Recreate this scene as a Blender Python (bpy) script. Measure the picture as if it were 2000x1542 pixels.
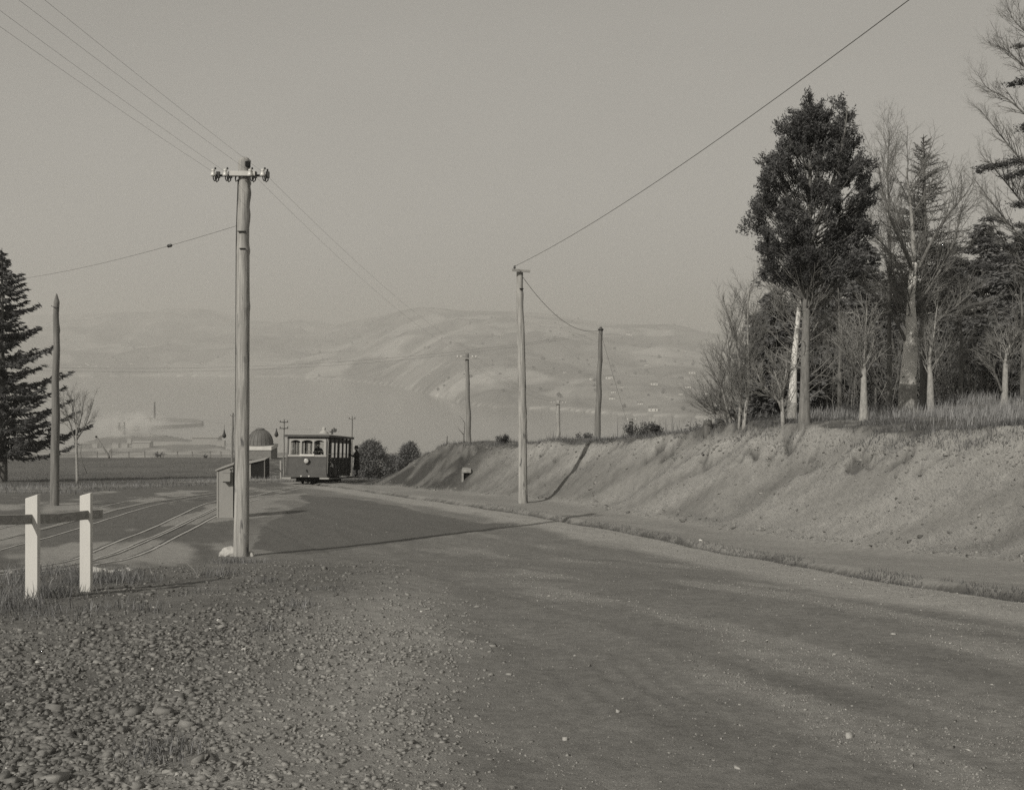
import bpy, math, random
import numpy as np
from mathutils import Vector, Matrix, Euler
R = math.radians
scene = bpy.context.scene
for _o in list(bpy.data.objects):
    bpy.data.objects.remove(_o, do_unlink=True)
COL = scene.collection

# ------------------------------------------------------------------ camera, world, sun, exposure
F = 2200.0            # focal length in photo pixels (2000 px wide)
HZ = 655.0            # eye-level line in the photo
cam_d = bpy.data.cameras.new('camera')
cam_d.sensor_width = 36.0
cam_d.lens = 36.0 * F / 2000.0
cam_d.shift_y = -(771.0 - HZ) / 2000.0
cam_d.clip_start = 0.05
cam_d.clip_end = 60000.0
cam = bpy.data.objects.new('camera', cam_d)
cam.location = (0, 0, 0)
cam.rotation_euler = (R(90), 0, 0)
COL.objects.link(cam)
scene.camera = cam

SUN_AZ = math.atan2(-0.57, -0.82)     # direction towards the sun, clockwise from +Y
SUN_EL = R(33)
world = bpy.data.worlds.new('World')
scene.world = world
world.use_nodes = True
wn = world.node_tree
wn.nodes.clear()
sky = wn.nodes.new('ShaderNodeTexSky')
sky.sky_type = 'NISHITA'
sky.sun_disc = False
sky.sun_elevation = SUN_EL
sky.sun_rotation = SUN_AZ % (2 * math.pi)
sky.air_density = 1.0
sky.dust_density = 1.5
sky.ozone_density = 1.0
bw = wn.nodes.new('ShaderNodeRGBToBW')             # black-and-white film: luminance only
tint = wn.nodes.new('ShaderNodeMixRGB'); tint.blend_type = 'MULTIPLY'; tint.inputs[0].default_value = 1.0
tint.inputs[2].default_value = (1.0, 0.955, 0.865, 1)
bg = wn.nodes.new('ShaderNodeBackground'); bg.inputs[1].default_value = 0.15
wo = wn.nodes.new('ShaderNodeOutputWorld')
pw = wn.nodes.new('ShaderNodeMath'); pw.operation = 'POWER'; pw.inputs[1].default_value = 0.28   # flat tonal response of the plate to a hazy sky
wn.links.new(sky.outputs[0], bw.inputs[0]); wn.links.new(bw.outputs[0], pw.inputs[0]); gn = wn.nodes.new('ShaderNodeMath'); gn.operation = 'MULTIPLY'; gn.inputs[1].default_value = 1.31
wtc = wn.nodes.new('ShaderNodeTexCoord'); wmp = wn.nodes.new('ShaderNodeMapping'); wmp.inputs['Scale'].default_value = (1.6, 1.6, 4.5); wnz = wn.nodes.new('ShaderNodeTexNoise'); wnz.inputs['Scale'].default_value = 1.3; wnz.inputs['Detail'].default_value = 5
wmr = wn.nodes.new('ShaderNodeMapRange'); wmr.inputs[1].default_value = 0.3; wmr.inputs[2].default_value = 0.7; wmr.inputs[3].default_value = 0.955; wmr.inputs[4].default_value = 1.045      # thin high cloud
wn.links.new(wtc.outputs['Generated'], wmp.inputs[0]); wn.links.new(wmp.outputs[0], wnz.inputs['Vector']); wn.links.new(wnz.outputs['Fac'], wmr.inputs[0])
wml = wn.nodes.new('ShaderNodeMath'); wml.operation = 'MULTIPLY'
wn.links.new(pw.outputs[0], gn.inputs[0]); wn.links.new(gn.outputs[0], wml.inputs[0]); wn.links.new(wmr.outputs[0], wml.inputs[1]); wn.links.new(wml.outputs[0], tint.inputs[1])
wn.links.new(tint.outputs[0], bg.inputs[0]); wn.links.new(bg.outputs[0], wo.inputs[0])

sun_d = bpy.data.lights.new('sun', 'SUN')
sun_d.energy = 2.6
sun_d.angle = R(0.6)
sun_d.color = (1.0, 0.95, 0.86)
sun = bpy.data.objects.new('sun', sun_d)
_sd = Vector((math.sin(SUN_AZ) * math.cos(SUN_EL), math.cos(SUN_AZ) * math.cos(SUN_EL), math.sin(SUN_EL)))
sun.rotation_euler = _sd.to_track_quat('Z', 'Y').to_euler()
COL.objects.link(sun)

vs = scene.view_settings
scene.display_settings.display_device = 'sRGB'
vs.view_transform = 'Standard'; vs.look = 'None'; vs.exposure = 0.42; vs.gamma = 1.0
vs.use_curve_mapping = False
scene.cycles.use_denoising = False        # the renderer's own fine grain stands in for the plate's
scene.cycles.max_bounces = 6
scene.cycles.diffuse_bounces = 3
scene.cycles.transparent_max_bounces = 16
scene.cycles.volume_bounces = 1
scene.cycles.sample_clamp_indirect = 3.0

# ------------------------------------------------------------------ small maths helpers
def smooth(a, b, x):
    t = np.clip((np.asarray(x, float) - a) / (b - a), 0, 1)
    return t * t * (3 - 2 * t)

def _hash(ix, iy, seed):
    h = (ix.astype(np.int64) * 374761393 + iy.astype(np.int64) * 668265263 + seed * 144269) & 0xffffffff
    h = ((h ^ (h >> 13)) * 1274126177) & 0xffffffff
    h = (h ^ (h >> 16)) & 0xffffffff
    return h / 4294967295.0

def vn(x, y, seed=0):
    """value noise 0..1"""
    x = np.asarray(x, float); y = np.asarray(y, float)
    ix = np.floor(x); iy = np.floor(y)
    fx = x - ix; fy = y - iy
    fx = fx * fx * (3 - 2 * fx); fy = fy * fy * (3 - 2 * fy)
    a = _hash(ix, iy, seed); b = _hash(ix + 1, iy, seed)
    c = _hash(ix, iy + 1, seed); d = _hash(ix + 1, iy + 1, seed)
    return (a * (1 - fx) + b * fx) * (1 - fy) + (c * (1 - fx) + d * fx) * fy

def fbm(x, y, seed=0, octv=4):
    s = 0; a = 0.5; t = 0
    for k in range(octv):
        s = s + a * vn(x * 2 ** k + 17.3 * k, y * 2 ** k - 9.1 * k, seed + k); t += a; a *= 0.5
    return s / t

# ------------------------------------------------------------------ terrain height
_pd = [0, 5.2, 11.3, 15.5, 20, 27, 34, 50, 62, 80, 100, 150, 260]
_pz = [1.45, 2.08, 2.72, 3.28, 3.96, 4.58, 5.12, 6.85, 8.2, 10.1, 12.1, 16.2, 29.0]
_yy = np.arange(-60, 400, 0.25)
_zz = np.interp(_yy, _pd, _pz)
_zz = np.where(_yy < 0, 1.45 + 0.10 * _yy, _zz)
_k = np.exp(-0.5 * (np.arange(-12, 13) * 0.25 / 1.1) ** 2); _k /= _k.sum()
_zz = np.convolve(np.pad(_zz, 12, mode='edge'), _k, mode='valid')

def base_depth(X, Y):
    d = np.interp(Y, _yy, _zz)
    ang = X / np.maximum(Y, 1.0)
    right = smooth(-0.17, -0.12, ang)
    d = d + right * np.clip(Y - 74, 0, None) * 0.11           # the road side falls away sooner
    d = d + 0.002 * np.clip(Y - 145, 0, None) ** 2 * (1 - right)
    return d

def gbase(px, py):
    """photo pixel -> (X, Y) on the bare slope"""
    y = np.linspace(3, 160, 6000)
    r = np.interp(y, _yy, _zz) / y
    t = (py - HZ) / F
    Y = float(np.interp(-t, -r, y))
    return (px - 1000) / F * Y, Y

def P(px, py, d):
    return Vector(((px - 1000) / F * d, d, (HZ - py) / F * d))

_toe = sorted([gbase(*p) for p in [(2000, 1112), (1800, 1095), (1600, 1073), (1300, 1022), (1080, 984), (900, 966), (740, 953)]], key=lambda q: q[1])
_toe = [(_toe[0][0] + 0.40 * 30, _toe[0][1] - 30)] + _toe + [(_toe[-1][0] - 0.33 * 80, _toe[-1][1] + 80)]
_gut = sorted([gbase(*p) for p in [(2000, 1172), (1850, 1150), (1700, 1127), (1500, 1091), (1400, 1074), (1300, 1054), (1200, 1034), (1060, 1008), (900, 985), (760, 965)]], key=lambda q: q[1])
_gut = [(_gut[0][0] + 0.38 * 30, _gut[0][1] - 30)] + _gut + [(_gut[-1][0] - 0.33 * 80, _gut[-1][1] + 80)]

def toe_s(X, Y):
    return (X - np.interp(Y, [p[1] for p in _toe], [p[0] for p in _toe])) * 0.935

def gut_s(X, Y):
    return (X - np.interp(Y, [p[1] for p in _gut], [p[0] for p in _gut])) * 0.935

def bw(Y):
    return np.interp(Y, [20, 26, 33, 40], [2.45, 2.35, 2.0, 2.0])
def bank_h(Y):
    return 2.25 * (1 - smooth(50, 63, Y)) * (1 - 0.16 * smooth(29, 36, Y))

_c0 = np.array(P(905, 925, 47.0).xy); _c1 = np.array(P(1025, 895, 50.0).xy)
def groove(X, Y):
    ab = _c1 - _c0; L2 = (ab ** 2).sum()
    t = ((X - _c0[0]) * ab[0] + (Y - _c0[1]) * ab[1]) / L2
    dx = X - (_c0[0] + t * ab[0]); dy = Y - (_c0[1] + t * ab[1])
    return np.exp(-(dx * dx + dy * dy) / 0.35 ** 2) * smooth(-0.2, 0.1, t) * (1 - smooth(0.95, 1.2, t))

def H0(X, Y):
    X = np.asarray(X, float); Y = np.asarray(Y, float)
    z = -base_depth(X, Y)
    sg = gut_s(X, Y)
    z = z + 0.06 * smooth(0, 0.16, sg) - 0.06 * np.exp(-((sg + 0.05) / 0.10) ** 2)
    s = toe_s(X, Y) + (0.25 + 0.32 * smooth(0.3, 1.6, toe_s(X, Y))) * (fbm(X * 0.55, Y * 0.55, 5) - 0.5)
    BW = bw(Y); u = s / BW
    crest = 1.0 + 0.22 * (fbm(Y * 0.35 + 3, X * 0.1, 8) - 0.5) + 0.10 * (vn(Y * 1.1, X * 0.2, 9) - 0.5)
    p = (np.sqrt(u * u + 0.015) + u) * 0.5 * 0.98
    p = np.minimum(p, crest)
    hb = bank_h(Y)
    z = z + hb * p + 0.085 * np.clip(s - BW, 0, None) * smooth(-0.2, 0.2, u) * (1 - smooth(52, 70, Y)) * (1 - 0.65 * smooth(36, 48, Y))
    z = z - 0.38 * groove(X, Y) * smooth(0.05, 0.3, u)
    return z

_ra = np.array([-0.37, 0.929]); _rc = np.array([0.929, 0.37])
def along(X, Y): return X * _ra[0] + Y * _ra[1]
def across(X, Y): return X * _rc[0] + Y * _rc[1]

_vl = [gbase(*p) for p in [(470, 1096), (620, 1088), (760, 1098), (840, 1150), (885, 1250), (900, 1350), (885, 1450), (860, 1542)]]
_vl = sorted(_vl, key=lambda q: q[1])
def verge_s(X, Y):
    """>0 inside the loose-gravel verge on the left of the road"""
    e = np.interp(Y, [p[1] for p in _vl], [p[0] for p in _vl])
    a = (e - X) + 0.9 * (fbm(X * 0.9, Y * 0.9, 31) - 0.5)
    back = 1 - smooth(13.5, 19.5, Y + 1.5 * (fbm(X, Y, 32) - 0.5) - 0.5 * (X + 5))
    return smooth(-0.55, 0.5, a) * back

def Hf(X, Y):
    """height with small relief"""
    X = np.asarray(X, float); Y = np.asarray(Y, float)
    z = H0(X, Y)
    s = toe_s(X, Y); u = s / bw(Y)
    road = 1 - smooth(-0.4, 0.1, gut_s(X, Y))
    vg = verge_s(X, Y)
    z = z + 0.05 * (fbm(X * 0.35, Y * 0.35, 40) - 0.5)
    rub = np.abs(vn(X * 13, Y * 13, 400) - 0.5) + 0.6 * np.abs(vn(X * 24 + 3, Y * 24, 401) - 0.5)
    z = z + vg * (0.045 * (fbm(X * 2.2, Y * 2.2, 41, 5) - 0.4) + 0.05 + 0.034 * rub * (0.7 + 0.5 * smooth(0.35, 0.6, fbm(X * 0.8, Y * 0.8, 200, 3))))
    al = along(X, Y); ac = across(X, Y)
    rut = np.exp(-((ac - 3.15 - 0.25 * (vn(al * 0.12, 0 * al, 410) - 0.5)) / 0.10) ** 2) + np.exp(-((ac - 4.55 - 0.25 * (vn(al * 0.12, 0 * al, 411) - 0.5)) / 0.10) ** 2)
    z = z - road * (1 - vg) * 0.007 * rut
    z = z + road * (1 - vg) * (0.012 * (vn(ac * 3.2, al * 0.22, 42) - 0.5) + 0.014 * (fbm(X * 6, Y * 6, 43, 5) - 0.5) + 0.006 * np.abs(vn(X * 22, Y * 22, 412) - 0.5))
    rx = (X - 0.85); ry = (Y - 7.6)
    loc = np.exp(-(rx / 0.55) ** 2 - (ry / 1.1) ** 2)
    z = z + road * loc * 0.0045 * np.sin((X * 0.97 + Y * 0.12 + 0.10 * vn(X * 2, Y * 1.5, 44)) * 2 * math.pi / 0.17)
    fp = smooth(0.05, 0.3, gut_s(X, Y)) * (1 - smooth(-0.3, 0.0, s))
    z = z + fp * 0.04 * (fbm(X * 1.6, Y * 1.6, 45) - 0.5)
    # bank face: clods, runnels and small hollows below the lip
    face = smooth(0.02, 0.15, u) * (1 - smooth(1.0, 1.15, u)) * (1 - smooth(56, 64, Y))
    z = z + face * 0.16 * (fbm(X * 1.1 + Y * 0.3, Y * 1.1, 46, 5) - 0.5)
    run = vn(Y * 1.6 + 1.4 * s, s * 0.3, 49)
    z = z - face * 0.05 * smooth(0.64, 0.85, run)
    hol = smooth(0.70, 0.78, fbm(X * 2.6, Y * 2.6, 47, 2)) * smooth(0.55, 0.75, u) * (1 - smooth(0.97, 1.05, u))
    z = z - face * hol * 0.22
    top = smooth(1.0, 1.2, u)
    z = z + top * 0.14 * (fbm(X * 0.9, Y * 0.9, 48) - 0.4) * (1 - smooth(56, 70, Y))
    return z

def G(px, py, d0=3.0, d1=170.0, n=6000):
    """photo pixel -> point on the terrain (first hit along the sight line)"""
    d = np.geomspace(d0, d1, n)
    X = (px - 1000) / F * d; Z = (HZ - py) / F * d
    g = H0(X, d)
    i = int(np.argmax(Z < g))
    if i == 0: i = n - 1
    return Vector((X[i], d[i], float(g[i])))

def on(x, y, dz=0.0):
    return Vector((x, y, float(Hf(np.array([x]), np.array([y]))[0]) + dz))

# ------------------------------------------------------------------ materials (greys: the photograph is black and white)
MATS = {}
def nodemat(name):
    m = bpy.data.materials.new(name); m.use_nodes = True
    nt = m.node_tree
    return m, nt, nt.nodes['Principled BSDF']

def mat(name, v, rough=0.85, var=0.35, scale=(8, 8, 8), bump=0.0, bscale=None, detail=4, spec=0.2, metal=0.0, dark=None, spots=None):
    """grey material of albedo v with noise variation var (coords: object space, scale per axis)"""
    m, nt, b = nodemat(name)
    tc = nt.nodes.new('ShaderNodeTexCoord'); mp = nt.nodes.new('ShaderNodeMapping')
    mp.inputs['Scale'].default_value = scale
    nt.links.new(tc.outputs['Object'], mp.inputs[0])
    n = nt.nodes.new('ShaderNodeTexNoise'); n.inputs['Scale'].default_value = 1.0
    n.inputs['Detail'].default_value = detail; n.inputs['Roughness'].default_value = 0.65
    nt.links.new(mp.outputs[0], n.inputs['Vector'])
    cr = nt.nodes.new('ShaderNodeValToRGB')
    lo = v * (1 - var); hi = v * (1 + var)
    cr.color_ramp.elements[0].position = 0.28; cr.color_ramp.elements[0].color = (lo, lo * 0.985, lo * 0.94, 1)
    cr.color_ramp.elements[1].position = 0.72; cr.color_ramp.elements[1].color = (hi, hi * 0.985, hi * 0.94, 1)
    nt.links.new(n.outputs['Fac'], cr.inputs[0])
    out = cr.outputs[0]
    if spots:                                    # dark marks with a shape of their own (bark scars, stains)
        sv, ssc, th = spots
        mp2 = nt.nodes.new('ShaderNodeMapping'); mp2.inputs['Scale'].default_value = ssc
        nt.links.new(tc.outputs['Object'], mp2.inputs[0])
        n2 = nt.nodes.new('ShaderNodeTexNoise'); n2.inputs['Scale'].default_value = 1.0; n2.inputs['Detail'].default_value = 3
        nt.links.new(mp2.outputs[0], n2.inputs['Vector'])
        r2 = nt.nodes.new('ShaderNodeValToRGB')
        r2.color_ramp.elements[0].position = th; r2.color_ramp.elements[1].position = th + 0.06
        nt.links.new(n2.outputs['Fac'], r2.inputs[0])
        mx = nt.nodes.new('ShaderNodeMixRGB'); mx.inputs[2].default_value = (sv, sv, sv, 1)
        nt.links.new(r2.outputs[0], mx.inputs[0]); nt.links.new(out, mx.inputs[1]); out = mx.outputs[0]
    nt.links.new(out, b.inputs['Base Color'])
    b.inputs['Roughness'].default_value = rough
    b.inputs['Specular IOR Level'].default_value = spec
    b.inputs['Metallic'].default_value = metal
    if bump:
        mp3 = nt.nodes.new('ShaderNodeMapping'); mp3.inputs['Scale'].default_value = bscale or scale
        nt.links.new(tc.outputs['Object'], mp3.inputs[0])
        n3 = nt.nodes.new('ShaderNodeTexNoise'); n3.inputs['Scale'].default_value = 1.0; n3.inputs['Detail'].default_value = 6
        nt.links.new(mp3.outputs[0], n3.inputs['Vector'])
        bp = nt.nodes.new('ShaderNodeBump'); bp.inputs['Strength'].default_value = 0.6; bp.inputs['Distance'].default_value = bump
        nt.links.new(n3.outputs['Fac'], bp.inputs['Height']); nt.links.new(bp.outputs[0], b.inputs['Normal'])
    MATS[name] = m
    return m

def attrmat(name, rough=0.95, fine=60.0, fvar=0.3, bump=0.012, bsc=45.0, transl=0.0):
    """albedo comes from the vertex attribute 'tone', broken up by two scales of grain"""
    m, nt, b = nodemat(name)
    at = nt.nodes.new('ShaderNodeAttribute'); at.attribute_name = 'tone'
    tc = nt.nodes.new('ShaderNodeTexCoord')
    n = nt.nodes.new('ShaderNodeTexNoise'); n.inputs['Scale'].default_value = fine; n.inputs['Detail'].default_value = 7; n.inputs['Roughness'].default_value = 0.8
    nt.links.new(tc.outputs['Object'], n.inputs['Vector'])
    n2 = nt.nodes.new('ShaderNodeTexNoise'); n2.inputs['Scale'].default_value = fine / 7; n2.inputs['Detail'].default_value = 4
    nt.links.new(tc.outputs['Object'], n2.inputs['Vector'])
    add = nt.nodes.new('ShaderNodeMath'); add.operation = 'MULTIPLY_ADD'; add.inputs[1].default_value = 1.5
    sc2 = nt.nodes.new('ShaderNodeMath'); sc2.operation = 'MULTIPLY'; sc2.inputs[1].default_value = 0.5
    nt.links.new(n.outputs['Fac'], add.inputs[0]); nt.links.new(n2.outputs['Fac'], sc2.inputs[0]); nt.links.new(sc2.outputs[0], add.inputs[2])
    mr = nt.nodes.new('ShaderNodeMapRange')
    mr.inputs[1].default_value = 0.65; mr.inputs[2].default_value = 1.35
    mr.inputs[3].default_value = 1 - fvar; mr.inputs[4].default_value = 1 + fvar
    nt.links.new(add.outputs[0], mr.inputs[0])
    mu = nt.nodes.new('ShaderNodeMath'); mu.operation = 'MULTIPLY'
    nt.links.new(at.outputs['Fac'], mu.inputs[0]); nt.links.new(mr.outputs[0], mu.inputs[1])
    wm = nt.nodes.new('ShaderNodeMixRGB'); wm.blend_type = 'MULTIPLY'; wm.inputs[0].default_value = 1.0; wm.inputs[2].default_value = (1, 0.985, 0.94, 1)
    nt.links.new(mu.outputs[0], wm.inputs[1]); nt.links.new(wm.outputs[0], b.inputs['Base Color'])
    b.inputs['Roughness'].default_value = rough; b.inputs['Specular IOR Level'].default_value = 0.1
    if bump:
        n3 = nt.nodes.new('ShaderNodeTexNoise'); n3.inputs['Scale'].default_value = bsc; n3.inputs['Detail'].default_value = 6; n3.inputs['Roughness'].default_value = 0.7
        nt.links.new(tc.outputs['Object'], n3.inputs['Vector'])
        bp = nt.nodes.new('ShaderNodeBump'); bp.inputs['Strength'].default_value = 0.7; bp.inputs['Distance'].default_value = bump
        nt.links.new(n3.outputs['Fac'], bp.inputs['Height']); nt.links.new(bp.outputs[0], b.inputs['Normal'])
    MATS[name] = m
    return m

def leafmat(name, transl=0.25):
    m, nt, b = nodemat(name)
    at = nt.nodes.new('ShaderNodeAttribute'); at.attribute_name = 'tone'
    nt.nodes.remove(b)
    df = nt.nodes.new('ShaderNodeBsdfDiffuse'); tr = nt.nodes.new('ShaderNodeBsdfTranslucent'); mx = nt.nodes.new('ShaderNodeMixShader')
    mx.inputs[0].default_value = transl
    nt.links.new(at.outputs['Fac'], df.inputs[0]); nt.links.new(at.outputs['Fac'], tr.inputs[0])
    nt.links.new(df.outputs[0], mx.inputs[1]); nt.links.new(tr.outputs[0], mx.inputs[2])
    nt.links.new(mx.outputs[0], nt.nodes['Material Output'].inputs[0])
    MATS[name] = m
    return m

mat('pole_wood', 0.31, 0.85, 0.42, (18, 18, 1.3), 0.022, (34, 34, 2.0), spots=(0.11, (9, 9, 1.6), 0.62))
mat('pole_wood_dark', 0.17, 0.85, 0.4, (14, 14, 1.1), 0.010, (26, 26, 1.6))
mat('far_pole_wood', 0.20, 0.85, 0.3, (10, 10, 1))
mat('pale_metal', 0.5, 0.5, 0.12, (6, 6, 6))
mat('dark_iron', 0.03, 0.55, 0.3, (12, 12, 12), spec=0.4)
mat('porcelain', 0.55, 0.25, 0.04, (4, 4, 4), spec=0.5)
mat('brown_glaze', 0.045, 0.25, 0.2, (4, 4, 4), spec=0.5)
mat('wire', 0.13, 0.6, 0.1, (2, 2, 2))
mat('white_paint', 0.62, 0.6, 0.07, (3, 3, 1.2), 0.002, (30, 30, 3), spots=(0.40, (16, 16, 5), 0.70))
mat('weathered_board', 0.30, 0.85, 0.28, (1.0, 16, 22), 0.004, (2, 26, 34))
mat('cabinet_paint', 0.27, 0.65, 0.07, (9, 9, 2.5), spots=(0.2, (14, 14, 8), 0.72))
mat('cabinet_dark', 0.05, 0.7, 0.2, (6, 6, 6))
mat('concrete', 0.28, 0.9, 0.25, (7, 7, 7), 0.01, (16, 16, 16))
mat('white_stone', 0.42, 0.9, 0.2, (5, 5, 5), 0.02, (9, 9, 9))
mat('rail_steel', 0.40, 0.4, 0.2, (2, 2, 2), spec=0.5)
mat('rail_side', 0.05, 0.8, 0.3, (6, 6, 6))
mat('tram_panel', 0.072, 0.5, 0.22, (2.2, 2.2, 3), spec=0.35, spots=(0.24, (2.0, 2.0, 1.4), 0.63))
mat('tram_dark', 0.07, 0.6, 0.3, (3, 3, 3), spec=0.3)
mat('tram_trim', 0.34, 0.6, 0.12, (3, 3, 3))
mat('tram_roof', 0.36, 0.9, 0.14, (2, 2, 2))
mat('black', 0.012, 0.8, 0.3, (4, 4, 4))
mat('cloth_dark', 0.018, 0.95, 0.3, (10, 10, 10))
mat('cloth_grey', 0.07, 0.95, 0.2, (10, 10, 10))
mat('skin', 0.36, 0.6, 0.08, (10, 10, 10))
mat('hair', 0.02, 0.7, 0.2, (20, 20, 20))
mat('brick', 0.19, 0.9, 0.2, (2, 2, 6))
mat('plaster', 0.55, 0.8, 0.1, (2, 2, 2))
mat('dome_metal', 0.115, 0.6, 0.2, (3, 3, 0.6), spec=0.3)
mat('shed_iron', 0.22, 0.7, 0.2, (4, 4, 1))
mat('bark_dark', 0.14, 0.95, 0.4, (14, 14, 3), 0.015, (22, 22, 4))
mat('bark_grey', 0.17, 0.95, 0.4, (18, 18, 4), 0.012, (30, 30, 6))
mat('bark_pale', 0.30, 0.95, 0.38, (26, 26, 10), 0.014, (40, 40, 16))
mat('birch_white', 0.68, 0.75, 0.12, (5, 5, 5), 0.004, (12, 12, 12), spots=(0.10, (4.5, 4.5, 6.0), 0.63))
mat('twig', 0.19, 0.95, 0.25, (6, 6, 6))
mat('twig_pale', 0.26, 0.95, 0.25, (6, 6, 6))
mat('house_white', 0.66, 0.7, 0.06, (0.3, 0.3, 0.3))
mat('house_roof', 0.12, 0.8, 0.2, (0.3, 0.3, 0.3))
mat('window_dark', 0.02, 0.15, 0.1, (1, 1, 1), spec=0.5)
m_, nt_, b_ = nodemat('glass'); b_.inputs['Base Color'].default_value = (0.9, 0.9, 0.88, 1); b_.inputs['Roughness'].default_value = 0.02
b_.inputs['Transmission Weight'].default_value = 1.0; b_.inputs['IOR'].default_value = 1.1; MATS['glass'] = m_
m_, nt_, b_ = nodemat('lamp_glass'); b_.inputs['Base Color'].default_value = (0.42, 0.415, 0.40, 1); b_.inputs['Roughness'].default_value = 0.15
b_.inputs['Specular IOR Level'].default_value = 0.6; MATS['lamp_glass'] = m_
attrmat('earth', fine=85.0, fvar=0.50, bump=0.016, bsc=60.0)
attrmat('bank_earth', fine=34.0, fvar=0.36, bump=0.045, bsc=22.0)
attrmat('stone', fine=90.0, fvar=0.25, bump=0.004, bsc=120.0)
attrmat('far_land', fine=0.05, fvar=0.2, bump=0.0)
leafmat('leaf', 0.2)
leafmat('grass_blade', 0.3)

# ------------------------------------------------------------------ object helpers
def obj_mesh(name, me, m=None, parent=None):
    o = bpy.data.objects.new(name, me)
    COL.objects.link(o)
    if m is not None and len(me.materials) == 0:
        me.materials.append(MATS[m] if isinstance(m, str) else m)
    if parent is not None: o.parent = parent
    return o

def tag(o, label=None, cat=None, group=None, kind=None):
    if label: o['label'] = label
    if cat: o['category'] = cat
    if group: o['group'] = group
    if kind: o['kind'] = kind
    return o

def empty(name, loc=(0, 0, 0), label=None, cat=None, group=None):
    o = bpy.data.objects.new(name, None); COL.objects.link(o)
    o.location = loc; o.empty_display_size = 0.2
    return tag(o, label, cat, group)

def mesh_np(name, V, Fc, tone=None, smoothf=False, nper=None):
    """V (n,3); Fc (m,k) one polygon size"""
    me = bpy.data.meshes.new(name)
    V = np.ascontiguousarray(V, dtype=np.float32); Fc = np.ascontiguousarray(Fc, dtype=np.int32)
    k = Fc.shape[1]
    me.vertices.add(len(V)); me.vertices.foreach_set('co', V.ravel())
    me.loops.add(Fc.size); me.loops.foreach_set('vertex_index', Fc.ravel())
    me.polygons.add(len(Fc))
    me.polygons.foreach_set('loop_start', np.arange(0, Fc.size, k, dtype=np.int32))
    if smoothf: me.polygons.foreach_set('use_smooth', np.ones(len(Fc), dtype=bool))
    me.update(calc_edges=True)
    if tone is not None:
        a = me.attributes.new('tone', 'FLOAT', 'POINT')
        a.data.foreach_set('value', np.ascontiguousarray(tone, dtype=np.float32))
    return me

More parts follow.
